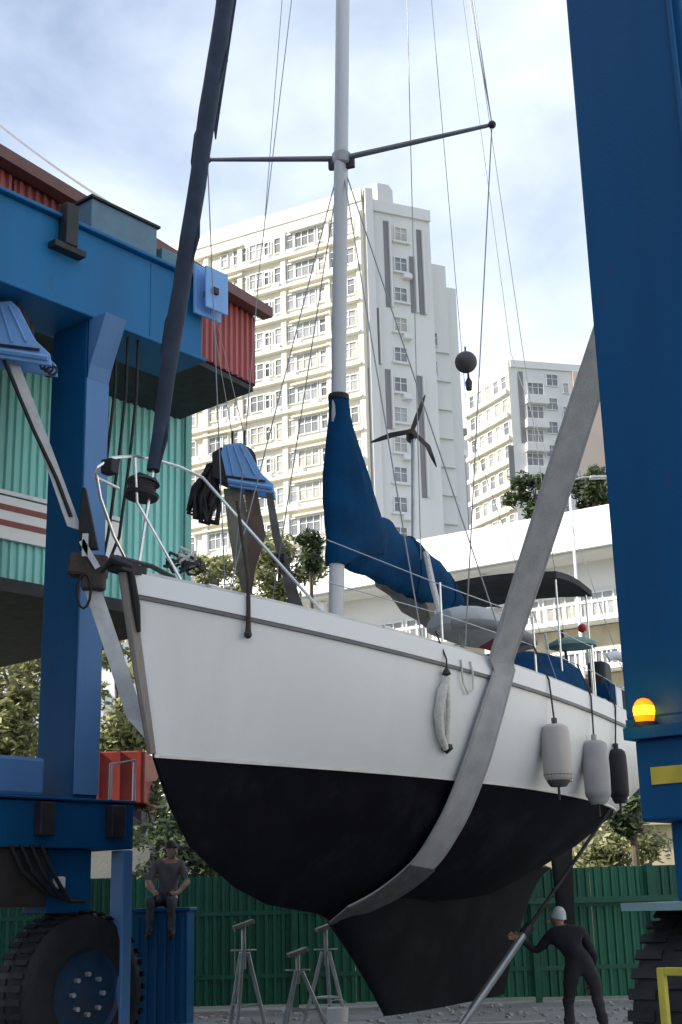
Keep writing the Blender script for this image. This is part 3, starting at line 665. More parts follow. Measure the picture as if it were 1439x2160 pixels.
def hull_part(uu, ztop, zbot):
    m = MB()
    for sg in (1, -1):
        rs = []
        for u in uu:
            a, b = ztop(u), zbot(u); ring = []
            for i in range(NT+1):
                z = a+(b-a)*(i/NT); ring.append(bp_(u, sg*hv(u, z) if z > keelz(u)+1e-5 else 0, z))
            rs.append(ring)
        m.rings(rs, cap=False, closed=False)
        e = rs[-1]; m.add(e+[bp_(LOA, 0, p.z) for p in e], [(i, i+1, NT+2+i, NT+1+i) for i in range(NT)])
    return m
hull_part(us, sheer, lambda u: max(wlz(u), keelz(u))).build('topsides', GEL, yacht, True)
hull_part([u for u in us if u >= .36], wlz, lambda u: min(wlz(u), keelz(u))).build('underbody', ANTI, yacht, True)
# boot line, rub strake and toe rail follow the hull
def along(name, zf, r, m, off=.0, u0=0.02, u1=LOA, rz=None):
    for sg in (1, -1):
        uu = [u0+(u1-u0)*(i/46)**1.25 for i in range(47)]; rs = []
        for u in uu:
            z = zf(u); c = bp_(u, sg*(hv(u, z)+off), z); o_ = bn*sg
            rs.append([c-o_*r*.6-Z*(rz or r), c+o_*r-Z*(rz or r), c+o_*r+Z*(rz or r), c-o_*r*.6+Z*(rz or r)])
        MB().rings(rs).build(name, m, yacht, True)
along('boot_line', lambda u: wlz(u)+.012, .006, mat('boot_pink', (.62, .58, .55), .5), u0=.4, rz=.012)
along('rub_strake', lambda u: sheer(u)-.155, .022, mat('rub_grey', (.14, .14, .15), .5), rz=.017)
along('bulwark_cap', lambda u: sheer(u)-.055, .02, WHITEP, rz=.085)
along('toe_rail', lambda u: sheer(u)+.045, .025, mat('toe_grey', (.50, .51, .51), .45, .2), off=-.05, rz=.022)
# band over the blunt stem; grey-brown paints in the shaded starboard bow
rs = []
for i in range(15):
    z = lerp(BOW.z+.06, WL+.02, i/14); u = 0
    for k in range(400):
        if keelz(k*.0025) <= z: u = k*.0025; break
    ring = []
    for a, b in ((.04, .035), (-.03, .04), (-.085, .03), (-.10, 0), (-.085, -.03), (-.03, -.04), (.04, -.035)): ring.append(bp_(u+(a-.02)*(1-.5*i/14), b*(1-.35*i/14), z))
    rs.append(ring)
MB().rings(rs, cap=True).build('stem_shade_band', STEMM, yacht, True)
MB().tube([bp_(-.05, .055, BOW.z+.02), bp_(.03, .055, BOW.z-.25), bp_(.08, .05, BOW.z-.45)], [.03, .035, .015], 8).build('stem_chafe_strip', BLACK, yacht, True)
# fin keel and rudder
def fin(name, tl, tt, bl_, bt, zt_, zb, th, m):
    rs = []
    for i in range(9):
        f = i/8; z = lerp(zt_, zb, f); a, b = lerp(tl, bl_, f), lerp(tt, bt, f); ring = []
        for k in range(24):
            an = 2*pi*k/24; x = .5-.5*cos(an); y = th*(1-.25*f)*sin(an)*(1-x*.65)
            ring.append(bp_(a+(b-a)*x, y, z))
        rs.append(ring)
    return MB().rings(rs).build(name, m, yacht, True)
rs = []
for i in range(15):
    f = i/14; z = lerp(1.95, .50, f); a = 2.2+1.95*f**.75; b_ = 8.9-1.7*f**.6; ring = []
    for k in range(30):
        an = 2*pi*k/30; x = .5-.5*cos(an); ring.append(bp_(a+(b_-a)*x, (.13+.62*(1-f)**2.1)*sin(an)*(1-x*.55), z))
    rs.append(ring)
MB().rings(rs).build('keel', KEELM, yacht, True)
fin('rudder', 9.0, 9.9, 9.15, 9.75, 2.5, 1.0, .06, ANTI)
# deck, cabin, hatches
m = MB(); rs = []
for u in us: rs.append([bp_(u, hv(u, sheer(u))*f*.985, sheer(u)-.015+.07*(1-f*f)*min(1, u)) for f in [i/6 for i in range(-6, 7)]])
m.rings(rs, cap=False, closed=False); m.build('deck', DECK, yacht, True)
MU = 0
for k in range(800):
    u = k*.01; q = bp_(u, 0, 0)
    if q.x >= P(706, 1290, q.y).x: MU = u; break
def cab(u0, u1, w0, w1, h0, h1, name, m, lift_=0):
    rs = []
    for i in range(9):
        f = i/8; u = lerp(u0, u1, f); w_ = lerp(w0, w1, f); h = lerp(h0, h1, f)*(min(1, .25+f*6) if f < .15 else 1); zb = sheer(u)+.02+lift_
        rs.append([bp_(u, x*w_, zb+y*h) for x, y in ((-1, 0), (-.95, .55), (-.86, .9), (-.7, 1), (0, 1.09), (.7, 1), (.86, .9), (.95, .55), (1, 0))])
    return MB().rings(rs, cap=True, closed=True).build(name, m, yacht, True)
cb = cab(2.6, 7.6, .55, 1.12, .30, .46, 'cabin_trunk', DECK)
for u in (4.0, 5.0, 6.0, 7.0):
    for sg in (1, -1):
        w_ = lerp(.55, 1.12, (u-2.6)/5); h = lerp(.30, .46, (u-2.6)/5); z = sheer(u)+.02+h*.5
        MB().box(bp_(u, sg*w_*.965, z), ((bc_+bn*sg*.11).normalized(), bn, Z), (.27, .02, .075)).build('cabin_window', GLASS, yacht, bevel=.01)
for u in (1.9, 3.9, 5.6):
    MB().box(bp_(u, 0, sheer(u)+(.07 if u < 2 else .44)), AXB, (.27, .27, .05)).build('deck_hatch', mat('smoked_hatch', (.08, .09, .1), .2), yacht, bevel=.02)
cab(8.0, 9.9, 1.05, .95, .26, .24, 'cockpit_coaming', DECK)
# ---- rig
MZ0 = 4.0; mb_ = bp_(MU, 0, MZ0); LEAN = V((.034, .0, 1))
def mp_(z): return mb_+LEAN*(z-MZ0)
TOP = 17.6
for k in range(300):                         # masthead height so that the forestay leaves the frame where the photo shows it
    zt_ = 13+k*.05; a, b = bp_(.12, 0, BOW.z+.1), mp_(zt_)
    # point of the stay on the top edge of the frame
    best = min(((abs((MR.transposed() @ (lerp(a, b, f/300)-EY)).y/-(MR.transposed() @ (lerp(a, b, f/300)-EY)).z*F-1080)), f) for f in range(0, 301, 3))[1]
    q = MR.transposed() @ (lerp(a, b, best/300)-EY); xx = 719.5-q.x/q.z*F
    if xx <= 474: TOP = zt_; break
mr = []
for z in (MZ0, 8, 12, TOP): mr.append([mp_(z)+bc_*cos(a)*.105+bn*sin(a)*.07 for a in [2*pi*k/20 for k in range(20)]])
mast = MB().rings(mr).build('mast', ALU, yacht, True)
MB().tube([mp_(5.9)+bc_*.11, mp_(TOP-.3)+bc_*.11], .012, 6).build('sail_track', DARKM, mast)
SZ = 9.6
tipR = P(1038, 263, 12.75); tipL = P(438, 337, 13.75); root = mp_(P(712, 335, mb_.y).z)
for tp in (tipR, tipL):
    s = MB().tube([lerp(root, tp, .03), lerp(root, tp, .5), tp], [.034, .03, .022], 10).build('spreader', mat('spreader_grey', (.20, .20, .21), .5, .3), mast, True)
    MB().ball(tp, .045, 10).build('spreader_boot', DARKM, mast, True)
MB().lathe(root-Z*.12, LEAN, [(.03, .09), (.05, .108), (.17, .108), (.19, .09)], 20).build('spreader_collar', mat('collar_grey', (.3, .3, .3), .4, .3), mast, True)
for tp in (tipR, tipL): MB().box(lerp(root, tp, .06)-Z*.06, ((tp-root).normalized(), Z.cross(tp-root).normalized(), Z), (.05, .025, .08)).build('spreader_bracket', DARKM, mast)
def wire(a, b, r=.006, name='shroud', m=None): return MB().tube([a, b], r, 6).build(name, m or WIRE, yacht)
def chain(u, sg=1): return bp_(u, sg*(hv(u, sheer(u))-.08), sheer(u)+.03)
wire(tipR, chain(MU+.1), .0075); wire(tipR, mp_(TOP-.2), .0065)
wire(tipL, chain(MU+.1, -1), .0075); wire(tipL, mp_(TOP-.2), .0065)
wire(tipR+V((0, 0, .02)), mp_(TOP-3.2), .006)
wire(root, chain(MU+.9), .0075); wire(root, chain(MU+.9, -1), .0075); wire(root, chain(MU-.5), .0075); wire(root, chain(MU-.5, -1), .0075)
wire(mp_(TOP), bp_(LOA-.1, 0, sheer(LOA)+.1), .0065, 'backstay')
wire(P(858, -40, 13.9), P(888, 1180, 14.6), .006, 'halyard'); wire(mp_(TOP-.1), P(1078, 745, 17.0), .005, 'running_backstay')
wire(P(1078, 745, 17.0), chain(8.6), .005, 'running_backstay')
wire(P(905, -60, 13.2), P(988, 900, 15.2), .0045, 'flag_halyard'); wire(P(988, 900, 15.2), bp_(6.4, 1.3, sheer(6.4)), .0045, 'flag_halyard')
wire(P(620, -40, 13.6), P(548, 560, 13.9), .006, 'halyard'); wire(P(600, -60, 13.4), P(556, 500, 13.8), .005, 'halyard')
wire(P(548, 560, 13.9), chain(MU, -1), .006, 'halyard')
for q_ in (P(858, -40, 13.9), P(905, -60, 13.2), P(620, -40, 13.6), P(600, -60, 13.4)): wire(q_, mp_(TOP-.15), .005, 'halyard')
# furled headsail on the forestay
a, b = bp_(.12, 0, BOW.z+.1), mp_(TOP-.1)
fs_bot = (P(303, 990, 10.6)-a).length/(b-a).length
pts, rad = [], []
for i in range(70):
    f = lerp(fs_bot, .96, i/69); p = lerp(a, b, f); pts.append(p+V((noise.noise(V((i*.35, 0, 0))), noise.noise(V((0, i*.35, 5))), 0))*.012)
    s = i/69; r = interp([(0, .055), (.06, .075), (.2, .085), (.38, .095), (.42, .115), (.55, .105), (.75, .09), (1, .05)], s); rad.append(r*(1+.12*noise.noise(V((0, 3, i*.5)))))
MB().tube(pts, rad, 14).build('furled_headsail', SAILUV, yacht, True)
sp_ = MB()                                   # spiral edge of the roll and the loose clew
hel = [pts[i]+(bn*cos(i*.9)+bc_.cross(Z)*0+V((sin(i*.9), 0, 0)))*rad[i]*.92 for i in range(70)]
sp_.tube(hel, .012, 6).build('sail_leech', SAILUV, yacht, True)
ck = P(455, 275, pts[34].y); d_ = (b-a).normalized()
MB().tube([lerp(a, b, .44)+bn*.08, ck, ck-Z*.10], [.05, .02, .008], 6).build('sail_clew', SAILUV, yacht, True)
MB().tube([a, lerp(a, b, fs_bot+.01)], .014, 8).build('forestay', STAIN, yacht)
fd = P(298, 1025, 10.58)
MB().lathe(fd-Z*.10, d_, [(0, .03), (0, .14), (.025, .15), (.03, .07), (.12, .07), (.125, .14), (.15, .13), (.15, .03)], 20).build('furling_drum', DARKM, yacht, True)
rc = MB()
for k in range(7): rc.tube([fd+V((cos(t)*(.10+.02*random.random()), sin(t)*.10, -.06+.02*k+.02*sin(3*t))) for t in [i*pi/6 for i in range(13)]], .010, 5)
rc.build('furling_line', ROPED, yacht, True)
# boom and mainsail cover
BZ = P(715, 1140, mp_(5).y).z
bm0, bm1 = mp_(BZ-.12)+bc_*.1, bp_(MU+3.9, 0, BZ-.2)
MB().tube([bm0, bm1], .06, 12).build('boom', ALU, yacht, True)
def zat(py): return P(706, py, mb_.y).z
hood = []
for py, sh, fa, wd in ((832, 0, .075, .065), (845, .0, .105, .10), (880, .03, .13, .11), (930, .10, .22, .15), (1000, .22, .38, .185), (1060, .34, .52, .205), (1100, .42, .60, .20), (1140, .40, .55, .18), (1170, .10, .24, .15), (1192, -.02, .10, .11)):
    c = mp_(zat(py))+bc_*sh; i = len(hood)
    hood.append([c+bc_*cos(t)*fa*(1+.05*noise.noise(V((cos(t)*2, sin(t)*2, i*.6))))+bn*sin(t)*wd*(1+.16*noise.noise(V((cos(t)*2.4, sin(t)*2.4, i*.5+9)))+.09*sin(9*t+i*1.1)) for t in [2*pi*k/28 for k in range(28)]])
cover = MB().rings(hood)
bs = []
for i in range(22):
    f = i/21; u = MU+lerp(.25, 3.15, f); hh = interp([(0, .34), (.3, .36), (.6, .34), (.85, .27), (1, .10)], f); ww = interp([(0, .16), (.5, .165), (.9, .12), (1, .06)], f)
    cz = BZ+interp([(0, .1), (.3, .12), (.7, .02), (1, -.10)], f)
    bs.append([bp_(u, cos(t)*ww*(1+.2*noise.noise(V((u*2, cos(t)*2, 4)))+.22*noise.noise(V((u*5+t, t*1.5, 3)))), cz+sin(t)*hh*(1+.16*noise.noise(V((u*3, sin(t)*2, 1)))+.1*noise.noise(V((u*8-t, 2, t))))) for t in [2*pi*k/24 for k in range(24)]])
cover.rings(bs); cv = cover.build('sail_cover', NAVY, yacht, True)
for z in (840,): MB().lathe(mp_(zat(845)), LEAN, [(0, .112), (.03, .116), (.06, .112)], 18).build('cover_strap', BLACK, cv)
for f in (.55, .9):
    i = int(f*21); r = bs[i]; MB().tube([lerp(sum(r, V((0, 0, 0)))/24, q, 1.03) for q in r]+[lerp(sum(r, V((0, 0, 0)))/24, r[0], 1.03)],   .009, 6).build('cover_tie', NAVY, cv, True)
MB().tube([lerp(sum(h, V((0, 0, 0)))/28, h[0], 1.01) for h in hood[1:8]], .012, 6).build('cover_seam', MC['sail_uv_strip'], cv, True)
# grey tarp bundle and pale sheets hanging below the boom end
m = MB(); rs = []
for i, (px, py, r) in enumerate(((820, 1225, .16), (850, 1245, .20), (880, 1270, .19), (898, 1300, .10), (905, 1325, .03))):
    c = P(px, py, 15.3); rs.append([c+V((cos(t)*r*1.1, sin(t)*r, sin(t*2)*r*.25+.05*noise.noise(V((t, i, 0)))*3)) for t in [2*pi*k/12 for k in range(12)]])
m.rings(rs); m.build('tarp_bundle', mat('grey_tarp', (.20, .18, .16), .85, var=.3, scale=6, bump=.5, bscale=14), yacht, True)
MB().tube([P(898, 1165, 14.7), P(912, 1230, 14.6), P(925, 1280, 14.4), P(930, 1330, 14.2)], .035, 8).build('mainsheet_tackle', ROPEW, yacht, True)
MB().tube([P(960, 1300, 14.6), P(972, 1340, 14.4), P(978, 1390, 14.2)], .02, 8).build('mainsheet', ROPEW, yacht, True)
# pulpit, stanchions, lifelines
def Q(px, py, Y): return P(px, py, Y)
pul = MB()
top = [Q(428, 1008, 11.9), Q(380, 985, 11.4), Q(330, 970, 10.9), Q(280, 962, 10.4), Q(235, 966, 10.1), Q(208, 985, 10.05), Q(200, 1005, 10.3), Q(214, 1012, 10.7), Q(250, 1030, 11.2)]
pul.tube(top, .014, 8)
pul.tube([Q(203, 998, 10.1), Q(212, 1050, 10.2), Q(240, 1130, 10.35), bp_(.25, -.1, sheer(.2)+.02)], .013, 8)
pul.tube([Q(285, 962, 10.45), Q(290, 1060, 10.5), bp_(.45, .22, sheer(.4)+.02)], .013, 8)
pul.tube([top[0], bp_(1.75, hv(1.75, sheer(1.75))-.06, sheer(1.75)+.02)], .014, 8)
pul.build('pulpit', STAIN, yacht, True)
MB().box(Q(232, 985, 10.1), AXB, (.05, .055, .06)).build('navigation_light', BLACK, yacht, bevel=.01)
def stan(u, sg=1): return bp_(u, sg*(hv(u, sheer(u))-.06), sheer(u)+.02)
su = [1.75, 3.1, 4.7, 6.3, 7.9, 9.4]
for sg in (1, -1):
    for u in su[1:]: MB().tube([stan(u, sg), stan(u, sg)+Z*.64], .012, 8).build('stanchion', STAIN, yacht)
    for h in (.33, .62):
        for p, q in zip(su, su[1:]): MB().tube([stan(p, sg)+Z*(h+(.1 if p < 2 and h > .5 and sg > 0 else 0)), stan(q, sg)+Z*h], .005, 5).build('lifeline', STAIN, yacht)
# stern rail
MB().tube([stan(9.4)+Z*.62, bp_(10.3, 1.1, sheer(10)+.75), bp_(10.55, 0, sheer(10)+.75), bp_(10.3, -1.1, sheer(10)+.75), stan(9.4, -1)+Z*.62], .014, 8).build('pushpit', STAIN, yacht, True)
for u, dz_ in ((5.6, .16), (7.0, .2), (8.3, .18)):
    z = wlz(u)+dz_; MB().lathe(bp_(u, hv(u, z)-.01, z), bn, [(0, .03), (.018, .03), (.02, .018), (.012, 0)], 12).build('through_hull', STAIN, yacht)
# windlass, anchor roller, cleats at the bow
wc = bp_(1.05, .15, sheer(1)+.04)
MB().box(wc+Z*.06, AXB, (.14, .1, .06)).build('windlass', DARKM, yacht, bevel=.02)
MB().lathe(wc+Z*.12-bn*.16, bn, [(0, 0), (0, .09), (.03, .06), (.09, .06), (.12, .09), (.12, 0), (.32, 0)], 16).build('windlass_drum', DARKM, yacht, True)
MB().box(bp_(-.02, 0, BOW.z+.05), AXB, (.16, .07, .04)).lathe(bp_(-.14, -.06, BOW.z+.07), bn, [(0, 0), (0, .05), (.06, .03), (.12, .05), (.12, 0)], 12).build('bow_roller', BLACK, yacht)
MB().tube([bp_(-.16, 0, BOW.z+.12), bp_(.3, 0, BOW.z+.14), bp_(.6, 0, BOW.z+.1)], .022, 8).tube([bp_(-.16, -.16, BOW.z+.02), bp_(-.2, 0, BOW.z+.1), bp_(-.16, .16, BOW.z+.02)], [.015, .04, .015], 8).build('anchor', DARKM, yacht, True)
for u in (.7, 2.4, 6.6): MB().tube([stan(u)+V((0, 0, .05))-bc_*.1, stan(u)+V((0, 0, .06)), stan(u)+Z*.05+bc_*.1], .014, 8).tube([stan(u), stan(u)+Z*.05], .014, 6).build('cleat', STAIN, yacht, True)
# sprayhood, awnings aft
def hoodmesh(name, c, l, wd, h, m, par=yacht):
    rs = []
    for i in range(9):
        f = i/8; hh = h*(.15+.85*sin(pi*min(1, f*1.15)/2)) if f < .9 else h*.97
        rs.append([V(c)+bc_*(f-.5)*l+bn*wd*cos(t)*(1 if abs(cos(t)) < .99 else 1)+Z*hh*sin(t)**.6 for t in [pi*k/14 for k in range(15)]])
    return MB().rings(rs, cap=False, closed=False).build(name, m, par, True)
sh_ = hoodmesh('sprayhood', bp_(6.9, .15, sheer(7)+.3), 1.4, 1.0, .62, NAVY)
gh = P(1205, 1440, 16.4)
hoodmesh('cockpit_hood', bp_(8.5, .45, sheer(8.5)+.0), 1.3, .62, .80, DGREEN)
cap_ = P(1208, 1365, 16.6); MB().lathe(cap_, Z, [(0, .30), (.04, .31), (.09, .22), (.12, .05), (.12, 0)], 20).build('hood_top', PGREEN, yacht, True)
rs = []
for i in range(7):
    f = i/6; u = lerp(6.8, 8.1, f)
    rs.append([bp_(u, lerp(-.75, 1.15, k/8), 5.38+.07*sin(pi*k/8)+.05*sin(pi*f)) for k in range(9)]+[bp_(u, lerp(1.15, -.75, k/8), 5.30+.07*sin(pi*(1-k/8))+.05*sin(pi*f)) for k in range(9)])
bi = MB().rings(rs).build('bimini', mat('dark_awning', (.035, .034, .038), .85, var=.3, scale=6, bump=.3), yacht, True)
for u, v in ((6.9, -.7), (6.9, 1.1), (8.0, -.7), (8.0, 1.1)): MB().tube([bp_(u, v, sheer(u)+.02), bp_(u, v, 5.36)], .014, 8).build('bimini_pole', STAIN, bi)
for k, u in enumerate((7.15, 7.45, 7.75)):
    c = stan(u)-bn*.12; MB().box(c+Z*.17, AXB, (.11, .08, .17)).lathe(c+Z*.34+bc_*.05, Z, [(0, .03), (.05, .03), (.05, 0)], 8).build('jerry_can', (NAVY, WHITEP, DGREEN)[k], yacht, bevel=.03)
for k, (px, py, Y) in enumerate(((1150, 1335, 16.4), (1185, 1330, 16.8), (1232, 1330, 17.3))): MB().tube([P(px, py, Y), P(px+10, py+60, Y), P(px+16, py+100, Y-.2)], .018, 6).build('rigging_tail', ROPEW if k != 1 else ROPED, yacht, True)
MB().ball(P(1228, 1325, 17.3), .06, 10).build('buoy', mat('red_buoy', (.35, .02, .03), .5), yacht, True)
# wind generator on its pole
wg = P(868, 917, 17.3); 
MB().tube([wg+V((.02, 0, -.05)), P(872, 1290, 17.3)], .028, 8).build('generator_pole', STEEL, yacht)
MB().lathe(wg+V((.0, -.14, 0)), (0, 1, 0), [(0, 0), (.02, .05), (.08, .075), (.3, .07), (.42, .03), (.44, 0)], 16).build('wind_generator', DARKM, yacht, True)
for (px, py), (mx_, my_) in (((783, 933), (825, 918)), ((897, 833), (880, 880)), ((921, 985), (903, 942))):
    e = P(px, py, 17.1); mm = P(mx_, my_, 17.12); c0 = wg+V((0, -.15, 0)); d1 = (e-c0).normalized(); sd_ = d1.cross(V((0, 1, 0))).normalized()
    MB().strip([c0, mm, lerp(mm, e, .6), e], [sd_*.028, sd_*.034, sd_*.024, sd_*.007], .016, [V((0, 1, 0))+sd_*.35]*4).build('blade', BLACK, yacht)
MB().strip([wg+V((0, .3, 0)), wg+V((.05, .55, .02))], [Z*.04, Z*.14], .01, [V((1, 0, 0))]*2).build('tail_vane', WHITEP, yacht)

# ================================================================ SLING
sl = thing('sling', 'wide grey webbing sling passing under the hull amidships', 'sling', bp_(3.3, 0, 0), 0, 'lifting slings')
pts, ws, nm = [], [], []
A1 = P(1325, 560, 11.2); _, u_, v_ = hull_hit(1045, 1420)
E1 = bp_(u_, hv(u_, sheer(u_))+.07, sheer(u_)+.03)
for i in range(13):
    f = i/12; pts.append(lerp(A1, E1, f)); ws.append((lerp(V((.92, .38, .12)), bc_+bn*.25+Z*.08, max(0, f*2-1))).normalized()*lerp(.155, .20, f)); nm.append(lerp(V((-.38, .92, 0)), -bn, max(0, f*2-1))*(1 if f < .99 else 1))
spx = [(1055, 1415), (1040, 1465), (1020, 1530), (1002, 1590), (982, 1645), (957, 1705), (930, 1755), (897, 1805), (855, 1845), (805, 1880), (755, 1905)]; fine = []
for i in range(len(spx)-1):
    g = [V(spx[max(0, min(len(spx)-1, i+d))]) for d in (-1, 0, 1, 2)]
    for t in (0, .34, .67): fine.append(tuple(.5*(2*g[1]+(g[2]-g[0])*t+(2*g[0]-5*g[1]+4*g[2]-g[3])*t*t+(3*g[1]-g[0]-3*g[2]+g[3])*t**3)))
for px, py in fine+[spx[-1]]:
    h_ = hull_hit(px, py)
    if not h_: continue
    p, u, v = h_; e = .02
    nn = (bn*1.0+Z*(hv(u, p.z-e)-hv(u, p.z+e))/(2*e)*-1*-1).normalized()
    nn = (bn - Z*((hv(u, p.z+e)-hv(u, p.z-e))/(2*e)) - bc_*((hv(u+e, p.z)-hv(u-e, p.z))/(2*e))).normalized()
    pts.append(p+nn*.05); wd = bc_-nn*bc_.dot(nn); f = max(0, min(1, (py-1415)/450)); ws.append((wd.normalized()+Z*.12*(1-f)).normalized()*lerp(.19, .215, f)); nm.append(nn)
p = bp_(3.25, 0, keelz(3.25)-.05)
MB().strip(pts+[p], ws+[bc_*.15], .02, nm+[V((0, 0, -1))]).build('webbing', STRAP, sl, True)
STI = mat('webbing_stitch', (.33, .33, .335), .9)
for e_ in (-.88, .88):
    MB().strip([q+w_*e_+n_.normalized()*.0106 for q, w_, n_ in zip(pts, ws, nm)], [w_*.04 for w_ in ws], .004, nm).build('stitch_line', STI, sl)
    MB().strip([q+w_*e_-n_.normalized()*.0106 for q, w_, n_ in zip(pts[:13], ws[:13], nm[:13])], [w_*.04 for w_ in ws[:13]], .004, nm[:13]).build('stitch_line', STI, sl)
# padding sleeve on the rail and dirty lower part
k = len(pts)
lowp = pts[-9:]+[p]; MB().strip([q+n_*.016 for q, n_ in zip(lowp, nm[-9:]+[V((0, 0, -1))])], [w_*1.04 for w_ in ws[-9:]+[bc_*.16]], .016, nm[-9:]+[V((0, 0, -1))]).build('chafe_sleeve', mat('dark_sleeve', (.075, .075, .08), .9, var=.3), sl, True)
# starboard leg up to the front hoist block
B0 = q1(.02, -.05, -.16); CT = bp_(2.75, -hv(2.75, 2.0)-.04, 2.0)
fp_ = [P(30, 768, 13.2), P(95, 940, 13.25), P(158, 1115, 13.3)]
wv = V((.9, .3, -.25)).normalized()
MB().strip([B0]+fp_, [wv*.05, wv*.062, wv*.07, wv*.08], .018, [V((-.3, .9, 0))]*4).build('webbing', STRAPL, sl)
MB().tube([B0-wv*.07, P(70, 905, 13.2), P(120, 1010, 13.25), P(150, 1090, 13.28)], .022, 6).build('binding_rope', BLACK, sl)
J = P(187, 1195, 13.3)
MB().strip([P(178, 1030, 13.3), P(182, 1100, 13.3), P(188, 1160, 13.3)], [V((.02, 0, 0)), V((.07, 0, 0)), V((.10, 0, 0))], .08, [V((0, 1, 0))]*3).build('shackle_pin', BLACK, sl, bevel=.01)
MB().box(J, (V((1, 0, -.12)), V((0, 1, 0)), V((.12, 0, 1))), (.20, .10, .12)).build('joint_sleeve', BROWN, sl, bevel=.035)
MB().box(J+V((.06, -.02, -.17)), AX, (.12, .08, .09)).build('joint_plate', BROWN, sl, bevel=.03)
MB().box(J+V((-.02, -.1, .20)), AX, (.03, .02, .12)).box(J+V((.03, -.1, .1)), (V((1, 0, .6)), V((0, 1, 0)), V((-.6, 0, 1))), (.03, .02, .17)).build('link_plate', STEEL, sl)
low = [P(196, 1245, 13.3), P(245, 1390, 13.3), P(288, 1520, 13.3), lerp(P(288, 1520, 13.3), CT, .6), CT]
MB().strip(low, [wv*.10]*5, .02, [V((-.3, .9, 0))]*5).build('webbing', STRAPL, sl)
und = [CT]+[bp_(lerp(2.75, 3.25, f), -hv(3, lerp(2.0, 1.47, f))*(1-f)**.5-.04, lerp(2.0, keelz(3.2)-.05, f)) for f in (.4, .75)]+[p]
MB().strip(und, [bc_*.15]*4, .02, [-bn, -bn-Z, -Z, -Z]).build('webbing', MC['dark_sleeve'], sl)
MB().tube([J+V((-.02+.07*sin(t), -.1, -.28+.18*cos(t))) for t in [i*pi/6 for i in range(13)]], .014, 6).build('tag_line', BLACK, sl, True)
# rear sling (starboard leg hanging from the second block)
s2 = thing('sling', 'olive webbing sling dropping from the hoist block to the far deck edge', 'sling', bp_(4.6, -1.8, 0), 0, 'lifting slings')
ww = V((1, 0, 0))
MB().strip([q2(-.1, 0, -.12), P(505, 1120, 15.2), P(508, 1180, 15.2), P(520, 1250, 15.25), P(528, 1330, 15.3)], [ww*.11, ww*.13, ww*.09, ww*.05, ww*.06], .02, [V((0, 1, 0))]*5).build('webbing', OLIVE, s2)
MB().strip([q2(.12, -.02, -.14), P(543, 1130, 15.15), P(530, 1200, 15.15), P(522, 1280, 15.2)], [ww*.07, ww*.10, ww*.05, ww*.03], .02, [V((0, 1, .2))]*4).build('webbing', mat('rust_webbing', (.13, .085, .07), .9, var=.2, scale=8), s2)
MB().strip([q2(.34, 0, -.16), P(583, 1130, 15.2), P(600, 1190, 15.2), P(612, 1235, 15.2), P(632, 1300, 15.25)], [ww*.04, ww*.05, ww*.055, ww*.07, ww*.08], .03, [V((0, 1, 0))]*5).build('webbing', mat('grey_brown_webbing', (.12, .11, .10), .9, var=.3, scale=8), s2)
MB().box(P(588, 1178, 15.1), AX, (.07, .04, .05)).build('keeper', BLACK, s2, bevel=.01)

# ================================================================ THINGS HANGING ON THE HULL
def on_hull(px, py, off):
    h_ = hull_hit(px, py); p, u, v = h_; return bp_(u, hv(u, p.z)+off, p.z), u
def fender(px, ytop, ybot, r, label, m, endm, rail_px, rail_py):
    a, u = on_hull(px, (ytop+ybot)/2, r+.01); 
    hlen = (P(px, ytop, a.y)-P(px, ybot, a.y)).length; c = V((a.x, a.y, a.z-hlen/2))
    t = thing('fender', label, 'fender', c, 0, 'fenders along the port side')
    MB().lathe(c, Z, [(.0, 0), (.0, r*.5), (.02, r*.75), (.05, r*.93), (.09, r), (hlen*.5, r*1.03), (hlen-.09, r), (hlen-.04, r*.9), (hlen-.01, r*.6), (hlen, 0)], 24).build('body', m, t, True)
    MB().lathe(c-Z*.03, Z, [(0, 0), (0, r*.55), (.03, r*.72), (.12, r*.985+.004), (.125, 0)], 20).build('end_cap', endm, t, True)
    MB().tube([c-Z*.16, c-Z*.03], .014, 6).build('tail', ROPED, t)
    MB().lathe(c+Z*(hlen-.005), Z, [(0, .03), (.06, .03), (.06, 0)], 10).build('eye', endm, t)
    u_ = u; rail = stan(u_-.05)+Z*.10; lip = bp_(u_, hv(u_, sheer(u_))+.035, sheer(u_)+.0)
    MB().tube([stan(u_-.1)+Z*.33, lip, c+Z*(hlen+.05)], .010, 6).build('lanyard', ROPED, t)
    return t
fender(1143, 1528, 1655, .145, 'grubby cream cylindrical fender hanging clear of the sling', FEND, mat('fender_end', (.09, .08, .08), .6), 0, 0)
fender(1230, 1562, 1692, .14, 'pale grey fender with darker lower half hanging next to the black fender', mat('fender_grey', (.36, .35, .35), .55, var=.12, scale=5, stain=(.1, .09, .09), stain_amt=.8), GREYR, 0, 0)
fender(1282, 1580, 1690, .11, 'black fender hanging furthest aft beside the blue column', BLACK, DARKM, 0, 0)
